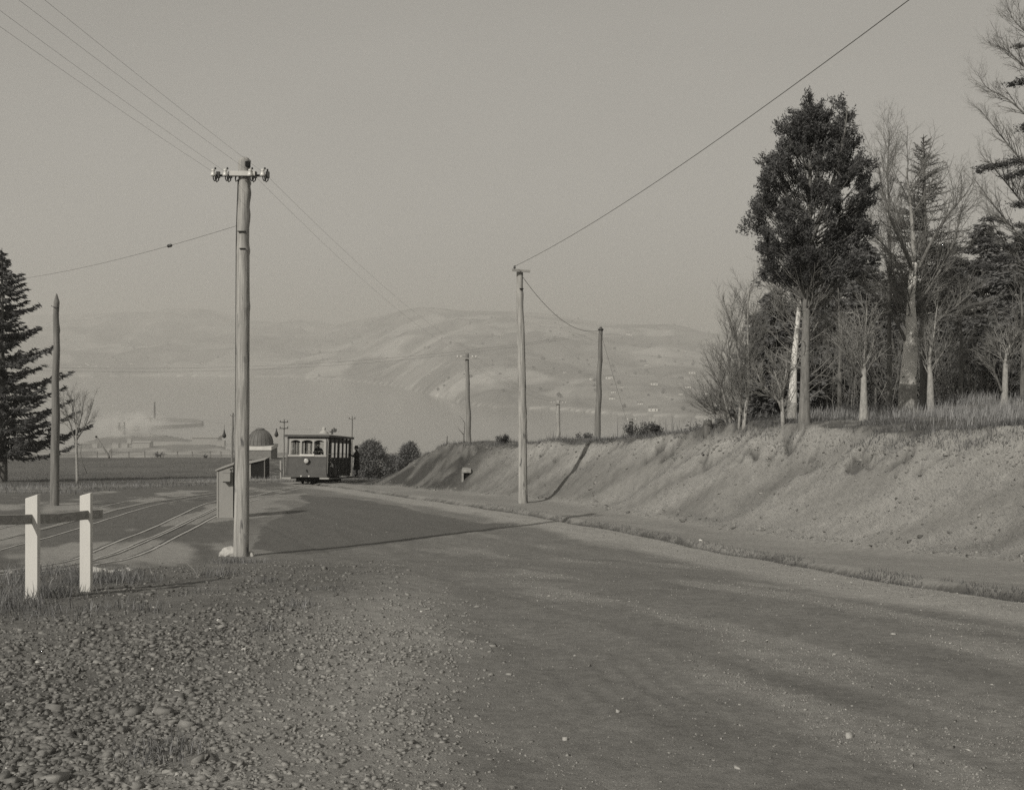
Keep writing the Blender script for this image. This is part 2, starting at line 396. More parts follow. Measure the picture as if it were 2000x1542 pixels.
class MB:
    """collects shapes into one mesh (n-gons allowed)"""
    def __init__(s): s.v = []; s.f = []; s.sm = []
    def add(s, vs, fs, sm=False):
        o = len(s.v); s.v += [tuple(v) for v in vs]
        s.f += [tuple(i + o for i in f) for f in fs]; s.sm += [sm] * len(fs)
        return s
    def box(s, x0, x1, y0, y1, z0, z1, M=None):
        vs = [Vector(p) for p in ((x0, y0, z0), (x1, y0, z0), (x1, y1, z0), (x0, y1, z0), (x0, y0, z1), (x1, y0, z1), (x1, y1, z1), (x0, y1, z1))]
        if M is not None: vs = [M @ v for v in vs]
        return s.add(vs, [(0, 3, 2, 1), (4, 5, 6, 7), (0, 1, 5, 4), (1, 2, 6, 5), (2, 3, 7, 6), (3, 0, 4, 7)])
    def tube(s, pts, rad, n=8, cap=True, sm=True):
        pts = [Vector(p) for p in pts]
        if not hasattr(rad, '__len__'): rad = [rad] * len(pts)
        vs = []; prev = None
        for i, p in enumerate(pts):
            t = (pts[min(i + 1, len(pts) - 1)] - pts[max(i - 1, 0)])
            t = t.normalized() if t.length > 1e-9 else Vector((0, 0, 1))
            if prev is None:
                a = Vector((1, 0, 0)) if abs(t.x) < 0.9 else Vector((0, 1, 0))
                u = t.cross(a).normalized()
            else:
                u = (prev - t * prev.dot(t))
                u = u.normalized() if u.length > 1e-6 else t.orthogonal().normalized()
            prev = u; w = t.cross(u)
            for k in range(n):
                a = 2 * math.pi * k / n
                vs.append(p + (u * math.cos(a) + w * math.sin(a)) * rad[i])
        fs = []
        for i in range(len(pts) - 1):
            for k in range(n):
                fs.append((i * n + k, i * n + (k + 1) % n, (i + 1) * n + (k + 1) % n, (i + 1) * n + k))
        o = len(s.v); s.add(vs, fs, sm)
        if cap:
            s.f.append(tuple(o + k for k in reversed(range(n)))); s.sm.append(False)
            s.f.append(tuple(o + (len(pts) - 1) * n + k for k in range(n))); s.sm.append(False)
        return s
    def lathe(s, prof, n=16, c=(0, 0, 0), axis='z', sm=True):
        """prof: list of (r, z)"""
        vs = []
        for r, z in prof:
            for k in range(n):
                a = 2 * math.pi * k / n
                q = (r * math.cos(a), r * math.sin(a), z)
                if axis == 'y': q = (q[0], -q[2], q[1])
                if axis == 'x': q = (q[2], q[0], q[1])
                vs.append((q[0] + c[0], q[1] + c[1], q[2] + c[2]))
        fs = []
        for i in range(len(prof) - 1):
            for k in range(n):
                fs.append((i * n + k, i * n + (k + 1) % n, (i + 1) * n + (k + 1) % n, (i + 1) * n + k))
        o = len(s.v); s.add(vs, fs, sm)
        s.f.append(tuple(o + k for k in reversed(range(n)))); s.sm.append(False)
        s.f.append(tuple(o + (len(prof) - 1) * n + k for k in range(n))); s.sm.append(False)
        return s
    def prism(s, poly, y0, y1, axis='y'):
        """poly of (a, b) extruded along axis"""
        n = len(poly)
        def q(a, b, t):
            return {'y': (a, t, b), 'x': (t, a, b), 'z': (a, b, t)}[axis]
        vs = [q(a, b, y0) for a, b in poly] + [q(a, b, y1) for a, b in poly]
        fs = [tuple(range(n)), tuple(reversed(range(n, 2 * n)))]
        for i in range(n): fs.append((i, i + n, (i + 1) % n + n, (i + 1) % n))
        return s.add(vs, fs)
    def mesh(s, name):
        me = bpy.data.meshes.new(name)
        me.from_pydata([tuple(v) for v in s.v], [], s.f)
        me.polygons.foreach_set('use_smooth', s.sm)
        me.update()
        return me
    def build(s, name, m, parent=None, bevel=0.0):
        o = obj_mesh(name, s.mesh(name), m, parent)
        if bevel:
            b = o.modifiers.new('bevel', 'BEVEL'); b.width = bevel; b.segments = 2; b.limit_method = 'ANGLE'
        return o

def dup(src, parent=None):
    c = src.copy(); COL.objects.link(c); c.parent = parent
    for ch in list(src.children): dup(ch, c)
    return c

# ================================================================== THE SETTING
rng = np.random.default_rng(7)

def pip(X, Y, poly):
    """points in polygon"""
    ins = np.zeros(X.shape, bool)
    n = len(poly)
    for i in range(n):
        x0, y0 = poly[i]; x1, y1 = poly[(i + 1) % n]
        c = ((y0 > Y) != (y1 > Y)) & (X < (x1 - x0) * (Y - y0) / (y1 - y0 + 1e-12) + x0)
        ins ^= c
    return ins

_tar = [gbase(*p) for p in [(585, 966), (700, 975), (800, 993), (940, 1023), (1060, 1017), (900, 1042), (760, 1060), (590, 1085), (490, 1074), (500, 1048), (525, 1022), (560, 998), (600, 985)]]
_sandy = [gbase(*p) for p in [(505, 1010), (560, 975), (600, 963), (520, 967), (400, 990), (300, 1030), (420, 1020)]]

def tones(X, Y):
    """surface albedo and face class (0 road,1 verge,2 footpath,3 bank,4 plateau,5 field,6 tram street)"""
    wob = 0.5 * (fbm(X * 0.8, Y * 0.8, 60) - 0.5)
    sg = gut_s(X, Y) + 0.5 * wob; s = toe_s(X, Y); u = s / bw(Y)
    al = along(X, Y); ac = across(X, Y)
    st = vn(ac * 2.2, al * 0.16, 61); st2 = fbm(ac * 5, al * 0.6, 62)
    fine = fbm(X * 3.0, Y * 3.0, 63, 5)
    t = 0.143 + 0.014 * (st - 0.5) + 0.025 * (st2 - 0.5) + 0.045 * (fine - 0.5)
    trk = np.exp(-((ac - 3.15) / 0.22) ** 2) + np.exp(-((ac - 4.55) / 0.22) ** 2) + 0.7 * np.exp(-((ac - 6.2) / 0.25) ** 2)
    t = t - 0.007 * trk * (0.5 + st)
    # paler loose grit drifting over the road
    t = t + 0.045 * smooth(0.50, 0.74, fbm(ac * 1.5 + 4, al * 0.35, 64, 5))
    cls = np.zeros(X.shape, int)
    # street with the rails, left of the road: dark tar with sandy patches
    lx = np.interp(Y, [14, 20, 27, 40, 60, 75], [-3.8, -4.4, -5.6, -7.6, -9.6, -10.5])
    street = (X < lx) & (Y > 14.2 + 0.35 * (X + 7) * (X < -7))
    ts = 0.105 + 0.11 * smooth(0.52, 0.66, fbm(ac * 0.75 + 7, al * 0.22, 65, 4)) + 0.03 * (fine - 0.5)
    ws = smooth(0.0, 1.2, lx - X) * smooth(13.6, 15.4, Y + wob)
    t = t * (1 - ws) + ts * ws
    cls[street] = 6
    sand = pip(X + wob * 1.6, Y + wob * 4, _sandy)
    t = np.where(sand, 0.20 + 0.04 * (fine - 0.5), t)
    tar = pip(X + wob * 0.5, Y + wob * 1.2, _tar)
    t = np.where(tar, 0.102 + 0.018 * (st2 - 0.5) + 0.012 * (fine - 0.5), t)
    # gravel strip by the gutter
    strip = smooth(-1.75, -1.2, sg + 0.6 * (fbm(al * 0.6, ac, 66) - 0.5)) * (1 - smooth(-0.22, -0.08, sg))
    t = t * (1 - strip) + (0.245 + 0.07 * (fine - 0.5)) * strip
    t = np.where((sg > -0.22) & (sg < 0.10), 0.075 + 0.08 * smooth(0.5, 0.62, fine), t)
    fp = smooth(0.02, 0.22, sg)
    t = t * (1 - fp) + fp * (0.20 + 0.06 * (fbm(ac * 2, al * 0.4, 67) - 0.5) + 0.03 * (fine - 0.5))
    cls[sg > 0.05] = 2
    # verge of loose gravel and weeds
    vg = verge_s(X, Y)
    gv = 0.118 + 0.075 * smooth(-2.6, -0.8, X + 0.8 * (fbm(X * 0.8, Y * 0.8, 210) - 0.5)) + 0.06 * (fbm(X * 1.2, Y * 1.2, 68) - 0.5) + 0.04 * (fine - 0.5)
    t = t * (1 - vg) + gv * vg
    cls[(vg > 0.5) & (cls == 0)] = 1
    cls[(vg > 0.5) & (cls == 6)] = 1
    # bank
    b = smooth(-0.12, 0.12, s + 0.3 * (fine - 0.5))
    dry = fbm(Y * 0.9 + 0.7 * s, s * 0.5, 69, 5)
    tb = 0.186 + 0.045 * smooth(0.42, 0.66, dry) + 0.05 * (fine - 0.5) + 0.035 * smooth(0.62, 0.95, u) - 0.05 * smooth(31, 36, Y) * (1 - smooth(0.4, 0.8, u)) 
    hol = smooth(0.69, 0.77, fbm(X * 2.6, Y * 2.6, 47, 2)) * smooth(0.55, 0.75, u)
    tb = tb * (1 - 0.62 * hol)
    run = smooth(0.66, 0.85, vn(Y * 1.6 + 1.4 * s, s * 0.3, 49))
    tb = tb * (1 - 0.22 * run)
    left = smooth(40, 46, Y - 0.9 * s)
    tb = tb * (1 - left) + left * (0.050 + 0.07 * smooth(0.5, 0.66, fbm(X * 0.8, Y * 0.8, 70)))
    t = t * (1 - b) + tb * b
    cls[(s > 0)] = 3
    pl = smooth(0.98, 1.06, u + 0.12 * (fine - 0.5))
    t = t * (1 - pl) + pl * (0.085 + 0.08 * smooth(0.45, 0.65, fine))
    cls[u > 1.02] = 4
    # field beyond the tram street
    fe = Y - np.interp(X / np.maximum(Y, 1), [-0.6, -0.45, -0.40, -0.30, -0.22, -0.12, 0.0], [41, 42, 43, 56, 66, 71, 71])
    f = smooth(-0.5, 1.5, fe + 4 * wob) * (1 - smooth(-0.5, 0.3, s))
    dryst = np.exp(-((fe - 9 - 3 * wob) / 5.0) ** 2)
    tf = 0.11 + 0.05 * (fbm(X * 0.3, Y * 0.15, 71) - 0.5) + 0.10 * dryst * smooth(0.35, 0.6, fbm(X * 0.25, Y * 0.5, 72))
    t = t * (1 - f) + tf * f
    cls[(f > 0.5) & (s < 0)] = 5
    return np.clip(t * 1.22, 0.02, 0.6), cls

# ---- near terrain: one height field, cut into its surfaces
rows = [-30.0]
while rows[-1] < 176:
    y = rows[-1]
    rows.append(y + (1.0 if y < 2 else max(0.018, 0.02 * (max(y, 3.0) / 5.0) ** 1.32)) if y >= 2 else y + 0.8)
rows = np.array(rows)
NC = 530
tt = np.linspace(-1, 1, NC)
wid = 3.2 + 0.58 * np.clip(rows, 0, None) + 0.5 * np.clip(-rows, 0, None)
GX = tt[None, :] * wid[:, None]; GY = np.repeat(rows[:, None], NC, 1)
GZ = Hf(GX, GY)
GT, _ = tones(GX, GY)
V = np.stack([GX, GY, GZ], -1).reshape(-1, 3)
# vertex normals of the whole sheet, so that the cut pieces shade as one ground
dX = np.zeros_like(V.reshape(GX.shape + (3,))); V3 = V.reshape(GX.shape + (3,))
du = np.gradient(V3, axis=1); dv = np.gradient(V3, axis=0)
N = np.cross(du, dv); N /= np.linalg.norm(N, axis=-1, keepdims=True) + 1e-12
N = N.reshape(-1, 3); T = GT.reshape(-1)
nr = len(rows)
idx = np.arange(nr * NC).reshape(nr, NC)
Q = np.stack([idx[:-1, :-1], idx[:-1, 1:], idx[1:, 1:], idx[1:, :-1]], -1).reshape(-1, 4)
cen = V[Q].mean(1)
_, CL = tones(cen[:, 0], cen[:, 1])
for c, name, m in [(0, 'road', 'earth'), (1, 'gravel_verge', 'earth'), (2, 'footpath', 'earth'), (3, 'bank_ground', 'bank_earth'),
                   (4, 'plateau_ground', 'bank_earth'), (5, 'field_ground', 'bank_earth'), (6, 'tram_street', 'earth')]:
    q = Q[CL == c]
    if len(q) == 0: continue
    ids, inv = np.unique(q, return_inverse=True)
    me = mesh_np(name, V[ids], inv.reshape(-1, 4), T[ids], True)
    me.normals_split_custom_set_from_vertices(N[ids].astype(np.float32))
    tag(obj_mesh(name, me, m), kind='structure')
print('near terrain verts', len(V))

# ---- far land: town flat below, harbour, hills across the water
def interp_px(px, tab):
    return np.interp(px, [p[0] for p in tab], [p[1] for p in tab])
SKY = [(-600, 640), (0, 618), (100, 614), (200, 611), (300, 609), (325, 603), (400, 602), (440, 612), (480, 624), (530, 628), (570, 624), (610, 624), (655, 632), (700, 625), (750, 615), (810, 600), (850, 601), (900, 606), (1000, 608), (1060, 612), (1110, 620), (1180, 631), (1240, 634), (1300, 633), (1330, 636), (1380, 650), (1450, 658), (1600, 660), (2000, 650), (2700, 640)]
SHORE = [(-600, 4300), (300, 4150), (560, 4100), (650, 3850), (740, 3450), (830, 2900), (900, 2450), (960, 2310), (1080, 2260), (1200, 2160), (1400, 2060), (2000, 1950), (2700, 1900)]
NEAR = [(-600, 1500), (120, 1480), (190, 1640), (250, 1760), (330, 1690), (400, 1580), (470, 1440), (2700, 1430)]
SEA = -150.0
def far_h(X, Y):
    px = 1000 + F * X / Y
    jit = 160 * (fbm(X / 420.0, Y / 420.0, 90) - 0.5)
    sh = interp_px(px, SHORE) + jit
    nsh = interp_px(px, NEAR) + 0.25 * jit
    z = np.interp(Y, [150, 170, 300, 1250, 1400], [-21.5, -24.5, -38, -146.5, -147.2])
    z = z - 1.2 * np.clip(Y - 160, 0, 1)
    z = np.where(Y > nsh, -156.0, z)
    ridge = interp_px(px, SHORE) + np.where(px < 600, 2600, 2900)
    hr = (HZ - interp_px(px, SKY)) / F * ridge - SEA
    t = (Y - sh) / (ridge - sh)
    prof = np.clip(t, 0, 1) ** 0.85
    prof = np.where(t > 1, 1 - 0.9 * smooth(1, 1.9, t), prof)
    tc = np.clip(t, 0, 1)
    spur = fbm(X / 520.0 + 4, Y / 900.0, 91, 5) - 0.5
    sp2 = fbm(X / 190.0, Y / 260.0, 92, 4) - 0.5
    z2 = SEA + 1.0 + hr * prof + (330 * spur + 150 * sp2) * tc * (1 - tc) * 2.0 * np.clip((t > 0), 0, 1)
    z = np.where(t > 0, np.maximum(z2, SEA + 1.0), z)
    return z
aa = np.linspace(-0.78, 0.78, 340)
dd = np.concatenate([np.linspace(160, 1300, 40), np.linspace(1320, 1900, 40), np.linspace(1920, 5200, 170), np.linspace(5230, 9500, 60)])
FX = aa[None, :] * dd[:, None]; FY = np.repeat(dd[:, None], len(aa), 1)
FZ = far_h(FX, FY)
patch = fbm(FX / 160.0 + 0.3 * FY / 160.0, FY / 230.0, 93, 3)
cell = _hash(np.floor(FX / 170 + 1.2 * fbm(FX / 300, FY / 300, 94)), np.floor(FY / 260 + 1.2 * fbm(FX / 300, FY / 300, 95)), 3)
wx_ = FX / 150 + 1.5 * fbm(FX / 330, FY / 330, 94); wy_ = FY / 240 + 1.5 * fbm(FX / 330, FY / 330, 95)
cell = _hash(np.floor(wx_), np.floor(wy_), 3)
hedge = np.minimum(np.minimum(wx_ % 1, 1 - wx_ % 1), np.minimum(wy_ % 1, 1 - wy_ % 1))
FT = 0.17 + 0.22 * smooth(0.40, 0.55, patch) * (0.15 + 0.85 * cell) - 0.05 * (hedge < 0.05) - 0.07 * smooth(0.55, 0.7, fbm(FX / 110.0, FY / 150.0, 96, 4))
beach = np.exp(-((FZ - (SEA + 1.5)) / 2.5) ** 2) * (FY > 1900)
FT = FT + 0.22 * beach
FT = np.clip(FT, 0.03, 0.5)
FT = np.where(FY < 1900, 0.13 + 0.16 * smooth(0.5, 0.66, fbm(FX / 45, FY / 60, 97)), FT)
nf, mf = FX.shape
idx = np.arange(nf * mf).reshape(nf, mf)
Q2 = np.stack([idx[:-1, :-1], idx[:-1, 1:], idx[1:, 1:], idx[1:, :-1]], -1).reshape(-1, 4)
FV = np.stack([FX, FY, FZ], -1).reshape(-1, 3)
cy = FV[Q2].mean(1)[:, 1]
for name, sel in (('lowland', cy < 1905), ('peninsula_hills', cy >= 1905)):
    q = Q2[sel]; ids, inv = np.unique(q, return_inverse=True)
    tag(obj_mesh(name, mesh_np(name, FV[ids], inv.reshape(-1, 4), FT.reshape(-1)[ids], True), 'far_land'), kind='structure')

# woods and hedgerow trees on the far hills
r = np.random.default_rng(77); n = 1000
ty = r.uniform(2050, 5600, n); tx = ty * r.uniform(-0.45, 0.22, n)
wxx = tx / 150 + 1.5 * fbm(tx / 330, ty / 330, 94); wyy = ty / 240 + 1.5 * fbm(tx / 330, ty / 330, 95)
hd_ = np.minimum(np.minimum(wxx % 1, 1 - wxx % 1), np.minimum(wyy % 1, 1 - wyy % 1))
tz = far_h(tx, ty)
k = (tz > SEA + 4) & ((hd_ < 0.05) & (r.uniform(0, 1, n) < 0.8) | (fbm(tx / 160.0, ty / 200.0, 98, 3) > 0.62))
tx, ty, tz = tx[k], ty[k], tz[k]; n = len(tx)
hh_ = r.uniform(3.5, 9, n)
vv = _sph = None
base_v = np.array([(0, 0, 1.0), (0.5, 0, 0.55), (0, 0.5, 0.5), (-0.5, 0, 0.6), (0, -0.5, 0.5), (0, 0, -0.3)])
base_f = np.array([(0, 1, 2), (0, 2, 3), (0, 3, 4), (0, 4, 1), (5, 2, 1), (5, 3, 2), (5, 4, 3), (5, 1, 4)])
vv = base_v[None] * (hh_[:, None, None] * np.array([1.3, 1.3, 1.0])) * (1 + 0.3 * r.uniform(-1, 1, (n, 6, 3))) + np.stack([tx, ty, tz], -1)[:, None, :]
tag(obj_mesh('far_woods', mesh_np('far_woods', vv.reshape(-1, 3), (base_f[None] + 6 * np.arange(n)[:, None, None]).reshape(-1, 3), np.repeat(r.uniform(0.05, 0.10, n), 6)), 'leaf'), 'hedgerows and patches of wood on the hills across the harbour', 'woods', kind='stuff')
mat('water', 0.16, 0.14, 0.1, (0.01, 0.004, 1), spec=0.5)
w = MB(); w.add([(-14000, 1000, SEA), (14000, 1000, SEA), (14000, 12000, SEA), (-14000, 12000, SEA)], [(0, 1, 2, 3)])
tag(w.build('harbour_water', 'water'), kind='structure')

# rest of the hillside beside and behind the viewpoint
hb_x = np.concatenate([np.linspace(-900, -60, 22), np.linspace(-50, 50, 21), np.linspace(60, 900, 22)])
hb_y = np.concatenate([np.linspace(-900, -40, 22), np.linspace(-30, 170, 41)])
BX, BY = np.meshgrid(hb_x, hb_y)
hwid = np.interp(BY, rows, wid)
inside = (np.abs(BX) < hwid - 2) & (BY > -28) & (BY < 172)
bz = np.where(BY > -30, -base_depth(np.clip(BX, -100, 100), BY), -1.45 - 0.10 * BY)
bz = bz + np.clip(BX - 8, 0, 120) * 0.02 + 2.2 * smooth(0, 3, toe_s(BX, BY)) * (1 - smooth(50, 63, BY)) * (BY > -30)
bz = np.where(inside, bz - 6.0, bz - 0.35)
ii = np.arange(BX.size).reshape(BX.shape)
Q3 = np.stack([ii[:-1, :-1], ii[:-1, 1:], ii[1:, 1:], ii[1:, :-1]], -1).reshape(-1, 4)
tag(obj_mesh('hillside', mesh_np('hillside', np.stack([BX, BY, bz], -1).reshape(-1, 3), Q3, np.full(BX.size, 0.12), True), 'bank_earth'), kind='structure')

# haze over the harbour
hz = MB(); hz.box(-14500, 14500, -1200, 12500, -165, 215)
m_ = bpy.data.materials.new('haze'); m_.use_nodes = True; nt_ = m_.node_tree; nt_.nodes.clear()
pv = nt_.nodes.new('ShaderNodeVolumePrincipled'); pv.inputs['Color'].default_value = (0.93, 0.92, 0.89, 1)
pv.inputs['Density'].default_value = 3.3e-4; pv.inputs['Anisotropy'].default_value = 0.30; pv.inputs['Density Attribute'].default_value = ''
mo = nt_.nodes.new('ShaderNodeOutputMaterial'); nt_.links.new(pv.outputs[0], mo.inputs['Volume'])
MATS['haze'] = m_
o = hz.build('haze', 'haze'); tag(o, 'pale haze lying over the harbour and hills', 'haze', kind='stuff')

# ---- loose stones
_ico_v = []
_ph = (1 + 5 ** 0.5) / 2
for a, b in ((-1, _ph), (1, _ph), (-1, -_ph), (1, -_ph)):
    _ico_v += [(a, b, 0)]
for a, b in ((-1, _ph), (1, _ph), (-1, -_ph), (1, -_ph)):
    _ico_v += [(0, a, b)]
for a, b in ((_ph, -1), (_ph, 1), (-_ph, -1), (-_ph, 1)):
    _ico_v += [(a, 0, b)]
_ico_v = np.array(_ico_v, float); _ico_v /= np.linalg.norm(_ico_v[0])
_ico_f = np.array([(0, 11, 5), (0, 5, 1), (0, 1, 7), (0, 7, 10), (0, 10, 11), (1, 5, 9), (5, 11, 4), (11, 10, 2), (10, 7, 6), (7, 1, 8),
                   (3, 9, 4), (3, 4, 2), (3, 2, 6), (3, 6, 8), (3, 8, 9), (4, 9, 5), (2, 4, 11), (6, 2, 10), (8, 6, 7), (9, 8, 1)])
_cub_v = np.array([(-1, -1, -1), (1, -1, -1), (1, 1, -1), (-1, 1, -1), (-1, -1, 1), (1, -1, 1), (1, 1, 1), (-1, 1, 1)], float)
_cub_f = np.array([(0, 2, 1), (0, 3, 2), (4, 5, 6), (4, 6, 7), (0, 1, 5), (0, 5, 4), (1, 2, 6), (1, 6, 5), (2, 3, 7), (2, 7, 6), (3, 0, 4), (3, 4, 7)])
_tet_v = np.array([(1, 0, -0.6), (-0.6, 0.9, -0.6), (-0.6, -0.9, -0.6), (0.1, 0.05, 0.9)], float); _tet_f = np.array([(0, 2, 1), (0, 1, 3), (1, 2, 3), (2, 0, 3)])
def stones_mesh(name, X, Y, size, tone, flat=0.6, sink=0.40, seed=1, tet=False):
    r = np.random.default_rng(seed); n = len(X)
    bv, bf = (_tet_v, _tet_f) if tet else (_cub_v, _cub_f); nv = len(bv)
    v = bv[None] * (1 + 0.62 * r.uniform(-1, 1, (n, nv, 3))) * 0.72
    sc = size[:, None] * np.stack([r.uniform(0.8, 1.7, n), r.uniform(0.5, 1.1, n), r.uniform(0.35, 0.8, n) * flat / 0.6], -1)
    v = v * sc[:, None, :]
    a = r.uniform(0, 6.283, n); tl = r.normal(0, 0.55, n)
    ca, sa, ct, st = np.cos(a), np.sin(a), np.cos(tl), np.sin(tl)
    x = v[..., 0]; y = v[..., 1] * ct[:, None] - v[..., 2] * st[:, None]; z = v[..., 1] * st[:, None] + v[..., 2] * ct[:, None]
    X2 = x * ca[:, None] - y * sa[:, None]; Y2 = x * sa[:, None] + y * ca[:, None]
    Z = Hf(X, Y) + sc[:, 2] * (0.5 - sink)
    vv = np.stack([X2 + X[:, None], Y2 + Y[:, None], z + Z[:, None]], -1).reshape(-1, 3)
    ff = (bf[None] + nv * np.arange(n)[:, None, None]).reshape(-1, 3)
    return mesh_np(name, vv, ff, np.repeat(tone, nv))

def scatter(n, y0, y1, wfun, ymin_pow=2.2, xr=0.50, seed=3):
    """points denser near the viewpoint, kept with probability wfun"""
    r = np.random.default_rng(seed)
    q = r.uniform(0, 1, n)
    e = 2.0001 - ymin_pow
    Y = (y0 ** e + q * (y1 ** e - y0 ** e)) ** (1 / e)
    X = r.uniform(-1, 1, n) * (xr * Y + 0.6)
    k = r.uniform(0, 1, n) < wfun(X, Y)
    return X[k], Y[k], r

X, Y, r = scatter(160000, 4.2, 19.0, lambda x, y: verge_s(x, y) * (0.55 + 0.5 * smooth(0.38, 0.62, fbm(x * 0.8, y * 0.8, 200, 3))) * (1 - 0.75 * smooth(9.5, 12.5, y - 0.5 * x)), 2.0, 0.5, 3)
big = smooth(-4.5, -1.0, X)                                     # coarser metal to the left of the middle
sz = np.exp(r.normal(math.log(0.0082), 0.50, len(X))).clip(0.003, 0.024)
sz *= np.where(r.uniform(0, 1, len(X)) < 0.03, 1.7, 1.0)
big = smooth(-2.6, -0.8, X + 0.8 * (fbm(X * 0.8, Y * 0.8, 210) - 0.5)); sz *= 1.15 - 0.4 * big
tn = (0.178 + 0.03 * r.standard_normal(len(X)) + 0.07 * big).clip(0.07, 0.36)
tn = np.where(r.uniform(0, 1, len(X)) < 0.004, 0.5, tn)
sm_ = sz < np.quantile(sz, 0.5)
tag(obj_mesh('verge_gravel', stones_mesh('verge_gravel', X[~sm_], Y[~sm_], sz[~sm_], tn[~sm_], seed=11), 'stone'), 'loose broken road metal strewn over the left verge', 'gravel', kind='stuff')
tag(obj_mesh('verge_chips', stones_mesh('verge_chips', X[sm_], Y[sm_], sz[sm_], tn[sm_], seed=13, tet=True), 'stone'), 'small stone chips between the broken metal of the left verge', 'gravel', kind='stuff')
print('verge stones', len(X))

def wroad(x, y):
    sg = gut_s(x, y); al = along(x, y); ac = across(x, y)
    strip = smooth(-1.5, -1.0, sg) * (1 - smooth(-0.15, 0.1, sg))
    drift = smooth(0.50, 0.68, fbm(ac * 1.5 + 4, al * 0.35, 64, 5))
    return (sg < 0.1) * (1 - verge_s(x, y)) * (0.10 + 0.9 * drift ** 1.6 + 0.8 * strip) * (1 - 0.9 * pip(x, y, _tar)) * (x > -4.5)
X, Y, r = scatter(260000, 4.2, 30.0, wroad, 2.0, 0.5, 4)
sz = np.exp(r.normal(math.log(0.0060), 0.5, len(X))).clip(0.0025, 0.02) * np.interp(Y, [4, 30], [1, 1.7])
sz *= np.where(r.uniform(0, 1, len(X)) < 0.012, 2.0, 1.0)
tn = (0.255 + 0.06 * r.standard_normal(len(X))).clip(0.12, 0.5)
tag(obj_mesh('road_grit', stones_mesh('road_grit', X, Y, sz, tn, seed=12, tet=True), 'stone'), 'pale grit scattered over the road surface', 'grit', kind='stuff')
print('road stones', len(X))

# ---- grasses
def blades_mesh(name, X, Y, L, W, tone, lean=0.5, comb=(0, 0), Z=None, seed=1, tri=False):
    r = np.random.default_rng(seed); n = len(X)
    if Z is None: Z = Hf(X, Y)
    a = r.uniform(0, 6.283, n)
    dx = np.cos(a) * lean * r.uniform(0.2, 1, n) + comb[0]; dy = np.sin(a) * lean * r.uniform(0.2, 1, n) + comb[1]
    b = r.uniform(0, 6.283, n); wx = np.cos(b) * W * 0.5; wy = np.sin(b) * W * 0.5
    nn = np.sqrt(dx * dx + dy * dy + 1)
    h = L / nn
    p0 = np.stack([X - wx, Y - wy, Z - 0.01], -1); p1 = np.stack([X + wx, Y + wy, Z - 0.01], -1)
    if tri:
        p2 = np.stack([X + dx * h, Y + dy * h, Z + h], -1)
        return mesh_np(name, np.stack([p0, p1, p2], 1).reshape(-1, 3), np.arange(3 * n).reshape(-1, 3), np.repeat(tone, 3))
    m0 = np.stack([X - wx * 0.7 + dx * h * 0.4, Y - wy * 0.7 + dy * h * 0.4, Z + h * 0.6], -1)
    m1 = np.stack([X + wx * 0.7 + dx * h * 0.4, Y + wy * 0.7 + dy * h * 0.4, Z + h * 0.6], -1)
    p2 = np.stack([X + dx * h, Y + dy * h, Z + h], -1)
    vv = np.stack([p0, p1, m1, m0, p2], 1).reshape(-1, 3)
    o5 = 5 * np.arange(n)[:, None]
    ff = np.concatenate([np.array([[0, 1, 2]]) + o5, np.array([[0, 2, 3]]) + o5, np.array([[3, 2, 4]]) + o5])
    return mesh_np(name, vv, ff, np.repeat(tone, 5))

def bank_pts(n, s0, s1, y0, y1, seed, powr=1.4):
    r = np.random.default_rng(seed)
    e = 1 - powr; q = r.uniform(0, 1, n)
    Y = (y0 ** e + q * (y1 ** e - y0 ** e)) ** (1 / e)
    s = r.uniform(s0, s1, n)
    X = np.interp(Y, [p[1] for p in _toe], [p[0] for p in _toe]) + s / 0.935
    return X, Y, s, r

X, Y, s, r = bank_pts(150000, -0.1, 2.3, 13, 60, 21)
keep = r.uniform(0, 1, len(X)) < 0.22 + 0.6 * smooth(0.40, 0.62, fbm(Y * 0.9 + 0.7 * s, s * 0.5, 69, 5))
X, Y, s = X[keep], Y[keep], s[keep]; n = len(X)
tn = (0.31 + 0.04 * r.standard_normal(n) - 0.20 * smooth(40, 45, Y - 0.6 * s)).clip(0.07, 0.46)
tag(obj_mesh('bank_grass', blades_mesh('bank_grass', X, Y, r.uniform(0.03, 0.08, n), r.uniform(0.004, 0.008, n), tn, 0.55, (-1.1, -0.6), seed=22, tri=True), 'grass_blade'),
    'short dry grass covering the cut bank', 'grass', kind='stuff')

X, Y, s, r = bank_pts(16000, -0.25, 2.25, 13, 56, 35, 1.5)
keep = r.uniform(0, 1, len(X)) < 0.15 + 0.5 * smooth(1.2, 2.0, s) + 0.6 * np.exp(-((s + 0.05) / 0.15) ** 2)
X, Y, s = X[keep], Y[keep], s[keep]; n = len(X)
tag(obj_mesh('bank_clods', stones_mesh('bank_clods', X, Y, np.exp(r.normal(math.log(0.013), 0.6, n)).clip(0.005, 0.07), (0.20 + 0.05 * r.standard_normal(n)).clip(0.08, 0.36), sink=0.3, seed=36), 'stone'), 'clods and small stones fallen down the cut bank', 'clods', kind='stuff')
X, Y, s, r = bank_pts(46000, 2.0, 4.6, 14, 60, 23, 1.3)
keep = r.uniform(0, 1, len(X)) < smooth(0.3, 0.6, fbm(X * 1.3, Y * 1.3, 201)) * (1 - smooth(3.2, 4.6, s))+0.1
X, Y, s = X[keep], Y[keep], s[keep]; n = len(X)
tn = (0.17 + 0.07 * r.standard_normal(n)).clip(0.06, 0.36)
